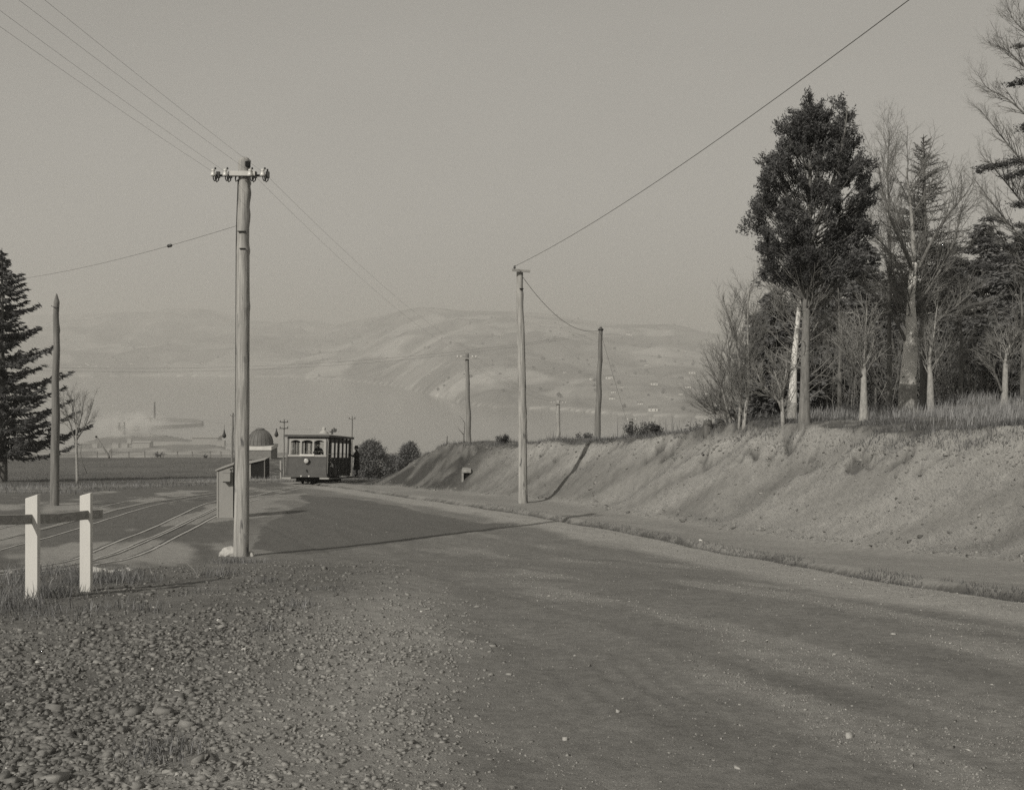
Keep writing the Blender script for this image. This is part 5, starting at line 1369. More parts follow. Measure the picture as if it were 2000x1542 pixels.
mus = nt_.nodes.new('ShaderNodeMath'); mus.operation = 'MULTIPLY'; nt_.links.new(mr_.outputs[0], mus.inputs[0]); nt_.links.new(grd.outputs['Fac'], mus.inputs[1])
pv2 = nt_.nodes.new('ShaderNodeVolumePrincipled'); pv2.inputs['Color'].default_value = (1, 0.99, 0.96, 1); pv2.inputs['Density Attribute'].default_value = ''
nt_.links.new(mus.outputs[0], pv2.inputs['Density'])
mo = nt_.nodes.new('ShaderNodeOutputMaterial'); nt_.links.new(pv2.outputs[0], mo.inputs['Volume'])
MATS['smoke'] = sm_m
mb = MB(); c0 = P(258, 836, 1640)
mb.lathe([(max(60 * math.sin(math.pi * k / 14), 0.05), -29 * math.cos(math.pi * k / 14)) for k in range(15)], 24)
o = mb.build('smoke', 'smoke'); o.location = c0; tag(o, 'pale smoke drifting over the harbour sheds', 'smoke', kind='stuff')

# ================================================================== TREES
def segs_mesh(name, S, n=3, tone=None):
    """S: array (k, 8) p0 p1 r0 r1 -> frusta"""
    S = np.asarray(S, float)
    p0 = S[:, 0:3]; p1 = S[:, 3:6]; r0 = S[:, 6]; r1 = S[:, 7]
    t = p1 - p0; t /= np.linalg.norm(t, axis=1, keepdims=True) + 1e-9
    ref = np.where(np.abs(t[:, 2:3]) > 0.9, np.array([[1.0, 0, 0]]), np.array([[0, 0, 1.0]]))
    u = np.cross(t, ref); u /= np.linalg.norm(u, axis=1, keepdims=True) + 1e-9
    w = np.cross(t, u)
    vs = []
    for p, r in ((p0, r0), (p1, r1)):
        for k in range(n):
            a = 2 * math.pi * k / n
            vs.append(p + (u * math.cos(a) + w * math.sin(a)) * r[:, None])
    V = np.stack(vs, 1).reshape(-1, 3)
    o = (2 * n) * np.arange(len(S))[:, None]
    Fc = np.concatenate([np.array([[k, (k + 1) % n, n + (k + 1) % n, n + k]]) + o for k in range(n)])
    return mesh_np(name, V, Fc, None, True)

def leaves_mesh(name, C, N, L, W, tone, rnd):
    """quads at centres C, long axis N (unit-ish), length L, width W"""
    C = np.asarray(C, float); N = np.asarray(N, float)
    N = N / (np.linalg.norm(N, axis=1, keepdims=True) + 1e-9)
    rv = rnd.standard_normal(C.shape); S = np.cross(N, rv); S /= np.linalg.norm(S, axis=1, keepdims=True) + 1e-9
    L = np.broadcast_to(L, len(C))[:, None]; W = np.broadcast_to(W, len(C))[:, None]
    a = C - N * L * 0.5; b = C + S * W * 0.5; c = C + N * L * 0.5; d = C - S * W * 0.5
    V = np.stack([a, b, c, d], 1).reshape(-1, 3)
    Fc = np.arange(len(V)).reshape(-1, 4)
    return mesh_np(name, V, Fc, np.repeat(np.broadcast_to(tone, len(C)), 4))

def grow(out, p, d, L, r, lvl, prm, rnd, tips=None):
    n = prm['n'][lvl]; step = L / n
    wz = prm['wander'][lvl]; up = prm['up'][lvl]; tp = prm['taper'][lvl]
    pts = [p]; dirs = [d]; rads = [r]
    x, y, z = p; dx, dy, dz = d
    for i in range(n):
        dx += rnd.gauss(0, wz); dy += rnd.gauss(0, wz); dz += rnd.gauss(0, wz) + up
        m = math.sqrt(dx * dx + dy * dy + dz * dz) or 1; dx /= m; dy /= m; dz /= m
        x2, y2, z2 = x + dx * step, y + dy * step, z + dz * step
        r2 = r * (1 - (i + 1) / n * (1 - tp))
        out.append((x, y, z, x2, y2, z2, rads[-1], r2))
        x, y, z = x2, y2, z2
        pts.append((x, y, z)); dirs.append((dx, dy, dz)); rads.append(r2)
    if lvl + 1 < len(prm['n']):
        k = prm['kids'][lvl]; t0 = prm['t0'][lvl]
        for j in range(k):
            t = t0 + (1 - t0) * (j + rnd.random()) / k
            f = t * n; i = min(int(f), n - 1); g = f - i
            q = tuple(pts[i][c] * (1 - g) + pts[i + 1][c] * g for c in range(3))
            D = dirs[i + 1]; rr = rads[i] * (1 - g) + rads[i + 1] * g
            ang = prm['ang'][lvl] * rnd.uniform(0.7, 1.3); az = rnd.uniform(0, 6.283)
            Dv = Vector(D); o1 = Dv.orthogonal().normalized(); o2 = Dv.cross(o1)
            nd = Dv * math.cos(ang) + (o1 * math.cos(az) + o2 * math.sin(az)) * math.sin(ang)
            ln = L * prm['ratio'][lvl] * rnd.uniform(0.6, 1.2) * (1 - prm.get('short', 0.5) * t)
            grow(out, q, tuple(nd), ln, min(rr * 0.8, r * prm['rr'][lvl]), lvl + 1, prm, rnd, tips)
    elif tips is not None:
        tips.append((pts[-1], dirs[-1]))

def tree_root(name, loc, label, group):
    return empty(name, loc, label, 'tree', group)

TG = 'trees on top of the bank'
def pxlimb(root, d, pts):
    """[(px, py, width_px, depth_offset)] -> local points and radii"""
    out = []; rad = []
    for px, py, w_, do in pts:
        out.append(P(px, py, d + do) - root.location); rad.append(w_ * 0.5 * (d + do) / F)
    return out, rad
def smooth_chain(pts, rad, n=24):
    A = np.array([list(p) for p in pts]); t = np.linspace(0, 1, len(A)); tt_ = np.linspace(0, 1, n)
    B = np.stack([np.interp(tt_, t, A[:, k]) for k in range(3)], -1); rr = np.interp(tt_, t, rad)
    for _ in range(2): B[1:-1] = (B[:-2] + 2 * B[1:-1] + B[2:]) / 4
    return [Vector(b) for b in B], list(rr)
def chain_kids(out, pts, rad, t0, k, prm, rnd, L, ang, upb=0.2, r_cap=0.02):
    n = len(pts) - 1
    for j in range(k):
        t = t0 + (1 - t0) * (j + rnd.random()) / k
        f = t * n; i = min(int(f), n - 1); q = pts[i].lerp(pts[i + 1], f - i)
        D = (pts[i + 1] - pts[i]).normalized(); az = rnd.uniform(0, 6.283); a = ang * rnd.uniform(0.75, 1.25)
        o1 = D.orthogonal().normalized(); o2 = D.cross(o1)
        nd = D * math.cos(a) + (o1 * math.cos(az) + o2 * math.sin(az)) * math.sin(a); nd.z += upb
        grow(out, tuple(q), tuple(nd.normalized()), L * rnd.uniform(0.55, 1.15) * (1 - 0.45 * t), min(rad[i] * 0.55, r_cap), 0, prm, rnd)

TW = dict(n=(6, 4, 2), wander=(0.10, 0.13, 0.16), up=(0.05, 0.03, 0.02), taper=(0.3, 0.35, 0.5), kids=(8, 6), t0=(0.2, 0.2), ang=(0.65, 0.7), ratio=(0.5, 0.5), rr=(0.55, 0.6), short=0.4)

# ---- tall dark broadleaf evergreen
base = G(1571, 828); base = on(base.x, base.y); dT = base.y
rn = random.Random(11); nr_ = np.random.default_rng(11)
root = tree_root('evergreen_tree', base, 'tallest tree, dark leafy evergreen with straight bare trunk at the bank edge', TG)
pts, rad = pxlimb(root, dT, [(1571, 845, 26, 0), (1571, 825, 24, 0), (1572, 760, 19, 0), (1573, 690, 17, 0), (1575, 600, 15, 0.05), (1577, 520, 14, 0.1), (1580, 440, 11, 0.1), (1582, 350, 8, 0.1), (1583, 250, 4, 0.1), (1583, 200, 2, 0.1)])
pts, rad = smooth_chain(pts, rad, 40)
mb = MB(); mb.tube(pts, rad, 12); mb.build('trunk', 'bark_grey', root)
p2, r2 = pxlimb(root, dT, [(1577, 500, 9, 0.1), (1600, 430, 8, -0.2), (1635, 330, 6, -0.3), (1652, 250, 3.5, -0.3), (1655, 205, 1.5, -0.3)])
p2, r2 = smooth_chain(p2, r2, 20)
mb = MB(); mb.tube(p2, r2, 8); mb.build('second_stem', 'bark_dark', root)
PR = [(183, 0.10), (215, 0.55), (260, 0.95), (310, 1.25), (360, 1.65), (420, 1.7), (480, 1.6), (540, 1.35), (610, 1.1), (680, 0.8), (760, 0.5)]
PRc = [(183, 1583), (260, 1590), (360, 1592), (480, 1590), (560, 1575), (700, 1580)]
twg = []; C = []; Nn = []; Tn = []
edge = [(1581, 192), (1610, 203), (1656, 190), (1552, 226), (1523, 234), (1516, 262), (1590, 235), (1637, 248), (1680, 246), (1682, 281), (1507, 296), (1483, 316), (1478, 353), (1502, 330), (1704, 316), (1692, 334), (1492, 377), (1473, 399), (1492, 413), (1463, 438), (1485, 452), (1685, 363), (1682, 406), (1677, 445), (1692, 464), (1540, 474), (1494, 486), (1494, 510), (1656, 503), (1690, 522), (1620, 470), (1665, 215), (1575, 215), (1545, 262), (1655, 300), (1670, 330), (1520, 300), (1625, 545), (1530, 520)]
boughs_c = []
for px, py in edge + [(1656, 216), (1652, 236), (1648, 262), (1640, 285), (1660, 262)]: boughs_c.append((1588 + (px - 1588) * 0.86, py + (14 if py < 260 else 0), rn.uniform(-0.5, 0.5), rn.uniform(0.19, 0.27)))
for k in range(190):
    py = 215 + ((k + rn.random()) / 190) ** 0.9 * 335
    Rm = np.interp(py, [a for a, b in PR], [b for a, b in PR]); cx = np.interp(py, [a for a, b in PRc], [b for a, b in PRc])
    if py < 290: Rm *= 0.6
    az = rn.uniform(0, 6.283); rr = Rm * 0.8 * math.sqrt(rn.uniform(0.05, 0.95))
    if py < 250 and abs(cx + rr * math.cos(az) * F / dT - 1622) < 14: continue
    boughs_c.append((cx + rr * math.cos(az) * F / dT, py, rr * math.sin(az), rn.uniform(0.16, 0.24)))
for px, py, dy, br in boughs_c:
    c0 = P(px, py, dT + 0.1) - root.location + Vector((0, dy, 0))
    src = pts if (c0.x < p2[10].x or py > 450) else p2
    axx = min(src, key=lambda v: abs(v.z - c0.z)); rr = (c0 - axx).length
    q = min(src, key=lambda v: abs(v.z - (c0.z - 0.3 - 0.6 * rr)))
    mid = q.lerp(c0, 0.55) + Vector((0, 0, -0.12 * rr))
    for a_, b_, ra, rb in ((q, mid, 0.018 + 0.006 * rr, 0.013), (mid, c0, 0.013, 0.007)):
        twg.append((*a_, *b_, ra, rb))
    outw = Vector((c0.x - axx.x, c0.y - axx.y, 0.0)); outw = outw.normalized() if outw.length > 0.05 else Vector((0, 0, 1))
    bt = rn.uniform(0.06, 0.12)
    for j in range(7):
        o_ = Vector((rn.gauss(0, 0.5), rn.gauss(0, 0.5), rn.gauss(0.05, 0.42))) * br
        tc_ = c0 + o_; ax_ = (outw * 0.6 + Vector((0, 0, 0.9)) + o_ * 1.2 / br * 0.5).normalized()
        nl = 48; sz = br * rn.uniform(0.45, 0.7)
        ta = nr_.uniform(-1, 1, (nl, 1))
        off = np.array(ax_)[None] * ta * sz * 0.9 + nr_.standard_normal((nl, 3)) * sz * 0.34
        C.append(np.array(tc_) + off); Nn.append(np.array(ax_) * 0.8 + nr_.standard_normal((nl, 3)) * 0.6); Tn.append(np.full(nl, bt * rn.uniform(0.8, 1.25)) * nr_.uniform(0.75, 1.3, nl))
        twg.append((*c0, *tc_, 0.007, 0.004))
C = np.concatenate(C); Nn = np.concatenate(Nn); Tn = np.concatenate(Tn)
obj_mesh('crown', leaves_mesh('crown', C, Nn, nr_.uniform(0.06, 0.12, len(C)), nr_.uniform(0.018, 0.032, len(C)), Tn, nr_), 'leaf', root)
low = []
for k in range(26):                  # dead bare boughs below the leaves
    t = rn.uniform(0.18, 0.52); q = pts[int(t * 39)]; az = rn.uniform(0, 6.283)
    d_ = Vector((math.cos(az), math.sin(az), rn.uniform(0.3, 0.9))).normalized()
    grow(low, tuple(q), tuple(d_), rn.uniform(0.7, 1.6), 0.013, 0, dict(TW, kids=(4, 3)), rn)
obj_mesh('boughs', segs_mesh('boughs', twg, 4), 'bark_dark', root)
obj_mesh('dead_boughs', segs_mesh('dead_boughs', low, 3), 'twig_pale', root)

# ---- birches
def birch(px, pyb, trunkpts, label, d=None, name='birch_tree', white_from=0.12, nkid=26, L=1.9, seed=1, limbs=(), tw='twig', t0=0.3, ang=0.65, upb=0.25, prm=None, base_mat='bark_pale', white='birch_white', group=TG, thick=0.02):
    b = G(px, pyb) if d is None else P(px, pyb, d)
    b = on(b.x, b.y); dB = b.y
    rn = random.Random(seed)
    root = tree_root(name, b, label, group)
    pts, rad = pxlimb(root, dB, trunkpts); pts, rad = smooth_chain(pts, rad, 44)
    pts[0].z -= 0.25
    i0 = int(white_from * 43)
    if i0 > 0:
        MB().tube(pts[:i0 + 2], [r * 1.02 for r in rad[:i0 + 2]], 12).build('trunk_base', base_mat, root)
    i1 = 43 if (white == base_mat or len(trunkpts) < 9) else min(43, int(0.74 * 43))
    MB().tube(pts[i0:i1 + 1], rad[i0:i1 + 1], 12).build('trunk', white, root)
    if i1 < 43: MB().tube(pts[i1:], rad[i1:], 8).build('leader', 'bark_pale', root)
    out = []
    chain_kids(out, pts, rad, t0, nkid, prm or TW, rn, L, ang, upb, thick)
    for lp in limbs:
        q, r_ = pxlimb(root, dB, lp); q, r_ = smooth_chain(q, r_, 16)
        MB().tube(q, r_, 7).build('limb', 'bark_grey', root)
        chain_kids(out, q, r_, 0.2, 15, prm or TW, rn, L * 0.7, 0.6, upb, 0.012)
    obj_mesh('crown', segs_mesh('crown', out, 3), tw, root)
    return root
birch(1548, 818, [(1546, 830, 22, 0), (1547, 800, 20, 0), (1549, 750, 15, 0), (1551, 700, 12, 0), (1556, 650, 10, 0), (1560, 610, 9, 0), (1563, 560, 6, 0), (1560, 500, 4, 0), (1556, 450, 2, 0)],
      'slim white-barked birch close left of the tall evergreen trunk', white_from=0.16, nkid=34, L=2.2, seed=21, tw='twig_pale', ang=0.85,
      limbs=[[(1552, 668, 4, 0), (1530, 630, 3, -0.2), (1523, 590, 2.5, -0.3), (1530, 560, 2, -0.4), (1515, 520, 1, -0.4)], [(1551, 690, 3, 0), (1515, 655, 2.5, -0.2), (1480, 635, 1.6, -0.3), (1450, 600, 1, -0.4)]])
big = birch(1774, 806, [(1774, 824, 46, 0), (1774, 805, 40, 0), (1772, 770, 34, 0), (1774, 730, 30, 0), (1778, 690, 28, 0), (1779, 655, 27, 0), (1780, 620, 19, 0), (1779, 580, 15, 0), (1783, 540, 16, 0), (1786, 500, 11, 0.1), (1782, 440, 8, 0.1), (1776, 380, 5, 0.1), (1770, 330, 2.5, 0.1)],
      'large birch with mottled white trunk forking low, middle of the grove', white_from=0.20, nkid=36, L=2.6, seed=22, t0=0.34, ang=0.72,
      limbs=[[(1770, 668, 8, 0), (1757, 640, 6, -0.2), (1735, 600, 5, -0.4), (1700, 570, 3.5, -0.6), (1668, 545, 2, -0.7)], [(1790, 655, 9, 0), (1815, 635, 6, 0.2), (1860, 605, 4, 0.4), (1905, 565, 2, 0.5)], [(1784, 530, 8, 0), (1768, 490, 7, -0.3), (1740, 430, 5, -0.5), (1722, 370, 3, -0.6), (1715, 320, 1.5, -0.6)], [(1786, 540, 8, 0), (1820, 470, 6, -0.2), (1850, 420, 4, -0.3), (1885, 380, 2, -0.4)],
             [(1790, 600, 7, 0.2), (1830, 540, 5, 0.5), (1865, 470, 4, 0.7), (1880, 400, 2, 0.8)], [(1776, 560, 6, 0.2), (1745, 500, 4, 0.6), (1710, 460, 3, 0.8), (1695, 420, 1.5, 0.9)]], thick=0.022)
birch(1738, 812, [(1738, 830, 13, 3), (1737, 760, 11, 3), (1737, 640, 8, 3), (1738, 520, 7, 3), (1737, 420, 5, 3), (1733, 330, 3, 3), (1738, 250, 1.2, 3)],
      'tall wispy birch between the tall evergreen and the larch', white_from=0.0, nkid=60, L=1.6, seed=23, t0=0.35, ang=0.6, upb=0.35, base_mat='bark_grey', white='bark_grey', prm=dict(TW, wander=(0.09, 0.12, 0.14)), thick=0.012)
# ---- young rough-barked trees
YT = dict(TW, kids=(5, 4))
for k, (px, pyb, tp, lb, lim, sd) in enumerate([
    (1685, 824, [(1687, 835, 22, 0), (1687, 815, 18, 0), (1687, 770, 13, 0), (1687, 740, 11, 0), (1687, 715, 9, 0), (1690, 680, 6, 0), (1691, 640, 3, 0), (1693, 600, 1.5, 0)], 'rough-barked young tree with lopped limbs, right of the tall evergreen',
     [[(1684, 735, 7, 0), (1664, 712, 6, -0.2), (1650, 690, 4, -0.3), (1640, 670, 1.5, -0.3)], [(1688, 715, 5, 0), (1675, 680, 5, -0.1), (1663, 660, 3, -0.2), (1650, 640, 1.5, -0.2)]], 31),
    (1817, 806, [(1819, 822, 18, 0), (1818, 800, 15, 0), (1817, 765, 13, 0), (1817, 735, 10, 0), (1815, 712, 8, 0), (1817, 692, 6, 0), (1823, 660, 4.5, 0), (1830, 600, 1.5, 0)], 'slim rough-barked young tree standing just right of the large birch', [[(1816, 695, 3, 0), (1808, 670, 2, 0), (1803, 645, 1, 0)]], 32),
    (1962, 798, [(1962, 812, 17, 0), (1962, 790, 14, 0), (1963, 755, 11, 0), (1964, 715, 10, 0), (1967, 690, 7, 0), (1974, 670, 5, 0), (1984, 655, 2.5, 0), (1992, 640, 1, 0)], 'young forked tree near the right edge with a thin side stem',
     [[(1957, 766, 4, 0), (1946, 735, 3.5, -0.1), (1936, 712, 2.5, -0.2), (1920, 695, 1, -0.3)], [(1964, 712, 4, 0), (1950, 690, 2.5, 0), (1940, 680, 1, 0)]], 33)]):
    birch(px, pyb, tp, lb, name='young_tree', white_from=0.0, nkid=26, L=1.25, seed=sd, limbs=lim, tw='twig_pale', t0=0.42, ang=0.6, base_mat='bark_pale', white='bark_pale', prm=YT, thick=0.018)
# thin stems standing behind
for px, pyb, top, w_, lb, sd in ((1640, 806, 560, 9, 'thin grey stem behind the rough-barked young tree', 41), (1725, 800, 600, 8, 'thin dark stem left behind the large birch', 42), (1876, 790, 560, 8, 'thin dark stem in the shade right of the large birch', 43), (1997, 790, 560, 9, 'dark stem cut by the right edge of the picture', 44)):
    birch(px, pyb, [(px, pyb + 15, w_ * 1.3, 4), (px, pyb - 40, w_, 4), (px + 2, (pyb + top) / 2, w_ * 0.8, 4), (px - 3, top, 2, 4)], lb, name='young_tree', white_from=0.0, nkid=14, L=1.3, seed=sd, t0=0.4, base_mat='bark_dark', white='bark_dark', thick=0.012)

# ---- bare twiggy shrub-trees at the left end of the grove
SH = dict(n=(8, 4, 2), wander=(0.07, 0.10, 0.14), up=(0.06, 0.05, 0.03), taper=(0.25, 0.3, 0.5), kids=(13, 6), t0=(0.12, 0.15), ang=(0.5, 0.55), ratio=(0.42, 0.45), rr=(0.4, 0.5), short=0.45)
def shrub(px, pyb, stems, label, seed, matn='twig', hpx=300, spread=0.3):
    b = G(px, pyb); b = on(b.x, b.y); rn = random.Random(seed); dB = b.y
    root = tree_root('bare_tree', b, label, TG)
    for sp in stems:
        q, r_ = pxlimb(root, dB, sp); q, r_ = smooth_chain(q, r_, 14); q[0].z -= 0.15
        MB().tube(q, r_, 7).build('stem', 'bark_pale', root)
    out = []
    for sp in stems:
        q, r_ = pxlimb(root, dB, sp); q, r_ = smooth_chain(q, r_, 20)
        chain_kids(out, q, r_, 0.06, 30, SH, rn, hpx / F * dB * 0.42, 0.62, 0.12, 0.013)
    obj_mesh('twigs', segs_mesh('twigs', out, 3), matn, root)
    return root
shrub(1452, 838, [[(1452, 842, 9, 0), (1456, 800, 7, 0), (1463, 760, 6, 0), (1461, 700, 5, 0), (1460, 630, 3.5, 0), (1462, 560, 1.5, 0)], [(1443, 838, 6, 0.2), (1447, 770, 5, 0.2), (1447, 720, 4, 0.2), (1435, 660, 3, 0.2), (1425, 600, 1.5, 0.2)]], 'bare upright twiggy tree with pale twin stems, leftmost of the grove', 51, hpx=310)
shrub(1425, 838, [[(1430, 842, 6, 0.4), (1420, 800, 5, 0.4), (1408, 750, 3.5, 0.4), (1400, 700, 1.5, 0.4)], [(1432, 842, 6, 0.5), (1412, 815, 4, 0.4), (1392, 800, 3, 0.3), (1375, 785, 1.5, 0.2)], [(1440, 842, 6, 0.8), (1432, 780, 5, 0.8), (1424, 700, 3, 0.8), (1420, 640, 1.5, 0.8)]], 'dense dark bare bush spreading left over the bank edge', 52, hpx=230)
shrub(1530, 826, [[(1529, 832, 9, 0), (1528, 790, 7, 0), (1527, 765, 5, 0), (1513, 730, 3, -0.1), (1510, 705, 1.5, -0.1)], [(1527, 790, 6, 0), (1505, 770, 4, -0.1), (1485, 745, 3, -0.2), (1475, 715, 1.5, -0.2)], [(1528, 770, 5, 0), (1535, 735, 3.5, 0), (1537, 700, 1.5, 0)]], 'small forked leafless tree just left of the white birch', 53, 'twig_pale', hpx=130)

# ---- larch
b = P(1806, 800, 32.5); b = on(b.x, b.y); rn = random.Random(61); dL = b.y
root = tree_root('larch_tree', b, 'bare larch with spire top and level drooping boughs behind the large birch', TG)
pts, rad = pxlimb(root, dL, [(1806, 830, 22, 0), (1806, 700, 17, 0), (1805, 560, 14, 0), (1805, 440, 10, 0), (1805, 350, 6, 0), (1804, 300, 3.5, 0), (1804, 262, 1.2, 0)])
pts, rad = smooth_chain(pts, rad, 40)
MB().tube(pts, rad, 9).build('trunk', 'bark_dark', root)
out = []
LP = dict(n=(6, 2), wander=(0.05, 0.12), up=(0.012, 0.03), taper=(0.4, 0.6), kids=(34,), t0=(0.08,), ang=(0.85,), ratio=(0.20,), rr=(0.5,), short=0.2)
ztop = P(1804, 262, dL).z - b.z
for k in range(190):
    t = (k + rn.random()) / 190; z = ztop * (0.36 + 0.63 * t); az = rn.uniform(0, 6.283)
    ln = (0.12 + 1.75 * (1 - t) ** 0.8) * rn.uniform(0.6, 1.15)
    q = min(pts, key=lambda v: abs(v.z - z)); q = Vector((q.x, q.y, z))
    grow(out, tuple(q), tuple(Vector((math.cos(az), math.sin(az), -0.10 + 0.6 * t ** 1.5)).normalized()), ln, 0.012 + 0.016 * (1 - t), 0, LP, rn)
obj_mesh('boughs', segs_mesh('boughs', out, 3), 'bark_dark', root)

# ---- conifers
def conifer(loc, Ht, Rb, label, group, seed, nb=150, spray=26, sl=0.22, sw=0.05, tone=(0.025, 0.055), name='conifer_tree', z0=0.06, droop=0.12, tip=0.25, trunk_r=0.16, power=0.85, hang=0.5, trunk_mat='bark_dark', gap=0.0):
    rn = random.Random(seed); nr_ = np.random.default_rng(seed)
    root = tree_root(name, loc, label, group)
    tp = [Vector((0.03 * math.sin(3 * t * 6), 0.03 * math.cos(2 * t * 6), -0.3 + (Ht + 0.3) * t)) for t in np.linspace(0, 1, 24)]
    MB().tube(tp, [trunk_r * (1 - 0.95 * t) + 0.008 for t in np.linspace(0, 1, 24)], 9).build('trunk', trunk_mat, root)
    seg = []; C = []; Nn = []; Tn = []; Ls = []
    for k in range(nb):
        t = (k + rn.random()) / nb
        z = Ht * (z0 + (0.985 - z0) * t)
        if gap and vn(np.array([z * gap]), np.array([seed * 1.7]), 5)[0] < 0.3 and rn.random() < 0.6: continue
        ln = Rb * ((1 - t) ** power + 0.03) * rn.uniform(0.5, 1.12); az = rn.uniform(0, 6.283)
        dx, dy = math.cos(az), math.sin(az)
        n = 7; q = []
        dr = droop * (1 - t * 1.2)
        for i in range(n + 1):
            s_ = i / n
            q.append(Vector((dx * ln * s_, dy * ln * s_, z - dr * ln * math.sin(s_ * 2.2) + tip * ln * s_ ** 2.6)))
        for i in range(n): seg.append((*q[i], *q[i + 1], 0.035 * ln / Rb * (1 - i / n) + 0.006, 0.035 * ln / Rb * (1 - (i + 1) / n) + 0.005))
        ns = max(4, int(spray * (ln / Rb) ** 0.9))
        tone_k = rn.uniform(*tone)
        for j in range(ns):
            s_ = 0.12 + 0.88 * (j + rn.random()) / ns; i = min(int(s_ * n), n - 1)
            p = q[i].lerp(q[i + 1], s_ * n - i)
            side = rn.choice((-1, 1)); D = (q[i + 1] - q[i]).normalized()
            lat = Vector((-dy, dx, 0)) * side
            wd = 0.16 * ln * (1 - 0.7 * s_) + 0.08
            for m_ in range(3):
                f = rn.random()
                C.append(p + lat * wd * f + Vector((0, 0, -hang * 0.22 * f * rn.random())))
                v = D * rn.uniform(0.4, 1.0) + lat * rn.uniform(0.2, 0.9) + Vector((0, 0, -hang * rn.uniform(0.0, 1.0)))
                Nn.append(v); Tn.append(tone_k * rn.uniform(0.75, 1.3)); Ls.append(sl * rn.uniform(0.6, 1.3))
    obj_mesh('boughs', segs_mesh('boughs', seg, 4), 'bark_dark', root)
    C = np.array([list(c) for c in C]); Nn = np.array([list(c) for c in Nn]); Ls = np.array(Ls)
    obj_mesh('crown', leaves_mesh('crown', C, Nn, Ls, Ls * sw / sl, np.array(Tn), nr_), 'leaf', root)
    return root
b = on((4 - 1000) / F * 69, 69.0)
conifer(b, (HZ - 484) / F * 69 - b.z, 5.0, 'large dark spruce at the left edge with layered upturned boughs', 'trees beyond the tram street', 71, nb=185, spray=66, sl=0.46, sw=0.10, tone=(0.07, 0.11), name='spruce_tree', z0=0.10, droop=0.03, tip=0.22, trunk_r=0.30, power=0.8, hang=0.9)
CG = 'dark conifers at the back of the grove'
for k, (px, top, hw, d, lb, sd) in enumerate([(1515, 560, 95, 37, 'dark conifer behind the bare twiggy trees at the left of the grove', 81), (1612, 470, 115, 41, 'dark conifer behind the tall evergreen trunk', 82), (1690, 470, 120, 45, 'dark conifer between the tall evergreen and the large birch', 83), (1768, 530, 110, 44, 'dark low conifer behind the large birch trunk', 84),
                                              (1850, 470, 120, 45, 'dark conifer behind the larch to its right', 85), (1922, 430, 135, 44, 'dark conifer left of the right-edge tree', 86), (2005, 440, 150, 40, 'dark conifer filling the right edge behind the young forked tree', 87)]):
    x = (px - 1000) / F * d; b = on(x, d)
    conifer(b, (HZ - top) / F * d - b.z, hw / F * d * 1.15, lb, CG, sd, nb=230, spray=64, sl=0.27, sw=0.075, tone=(0.13, 0.18), z0=0.05 if k != 5 else 0.15, droop=0.18, tip=0.10, hang=0.8, power=0.6)

# undergrowth brush in the shade behind the netting: one dense bare thicket
out = []; rn = random.Random(90)
b = on((1750 - 1000) / F * 40, 40.0)
for k in range(210):
    px = rn.uniform(1490, 2060); d = rn.uniform(37, 44); p = on((px - 1000) / F * d, d) - b
    grow(out, tuple(p), tuple(Vector((rn.gauss(0, 0.35), rn.gauss(0, 0.3), 1)).normalized()), rn.uniform(1.5, 4.2), 0.02, 0, dict(TW, kids=(7, 4)), rn)
o = obj_mesh('thicket', segs_mesh('thicket', out, 3), 'twig'); o.location = b
tag(o, 'dark leafless thicket in the shade behind the netting fence', 'thicket', kind='stuff')

# ---- big tree beyond the right edge, its boughs reaching in
b = on((2075 - 1000) / F * 26.0, 26.0); rn = random.Random(95); nr_ = np.random.default_rng(95)
root = tree_root('overhanging_tree', b, 'tree whose bare upswept boughs and flat dark sprays reach in at upper right', TG)
dO = 26.0
q, r_ = pxlimb(root, dO, [(2075, 860, 30, 0), (2075, 700, 26, 0), (2072, 500, 22, 0), (2070, 300, 16, 0), (2065, 100, 9, 0), (2062, -60, 3, 0)]); q, r_ = smooth_chain(q, r_, 24)
MB().tube(q, r_, 10).build('trunk', 'bark_dark', root)
out = []
for lp in ([(2070, 400, 9, 0), (2010, 330, 7, -0.2), (1975, 290, 5, -0.3), (1935, 240, 3, -0.3), (1912, 212, 1.2, -0.3)], [(2068, 280, 8, 0), (2005, 225, 6, 0.1), (1965, 190, 4, 0.2), (1925, 172, 2.4, 0.2), (1908, 140, 1, 0.2)],
           [(2068, 200, 7, 0), (2000, 130, 5, -0.2), (1970, 100, 3.5, -0.3), (1942, 88, 1.2, -0.3)], [(2066, 130, 6, 0), (2010, 70, 4, 0.1), (1980, 40, 2.5, 0.1), (1966, 10, 1, 0.1)], [(2070, 450, 8, 0), (2000, 400, 6, 0.3), (1960, 350, 4, 0.3), (1915, 300, 1.4, 0.3)],
           [(2072, 520, 9, 0), (1990, 460, 6, -0.4), (1940, 400, 4, -0.5), (1900, 345, 1.5, -0.5)], [(2072, 560, 8, 0), (1995, 520, 5, 0.2), (1945, 450, 3, 0.3), (1925, 395, 1.2, 0.3)]):
    q, r_ = pxlimb(root, dO, lp); q, r_ = smooth_chain(q, r_, 18)
    r_ = [v * 0.62 for v in r_]
    MB().tube(q, r_, 7).build('limb', 'bark_dark', root)
    chain_kids(out, q, r_, 0.12, 28, dict(TW, kids=(6, 5), wander=(0.08, 0.1, 0.13)), rn, 1.0, 0.5, 0.18, 0.012)
obj_mesh('twigs', segs_mesh('twigs', out, 3), 'twig', root)
C = []; Nn = []
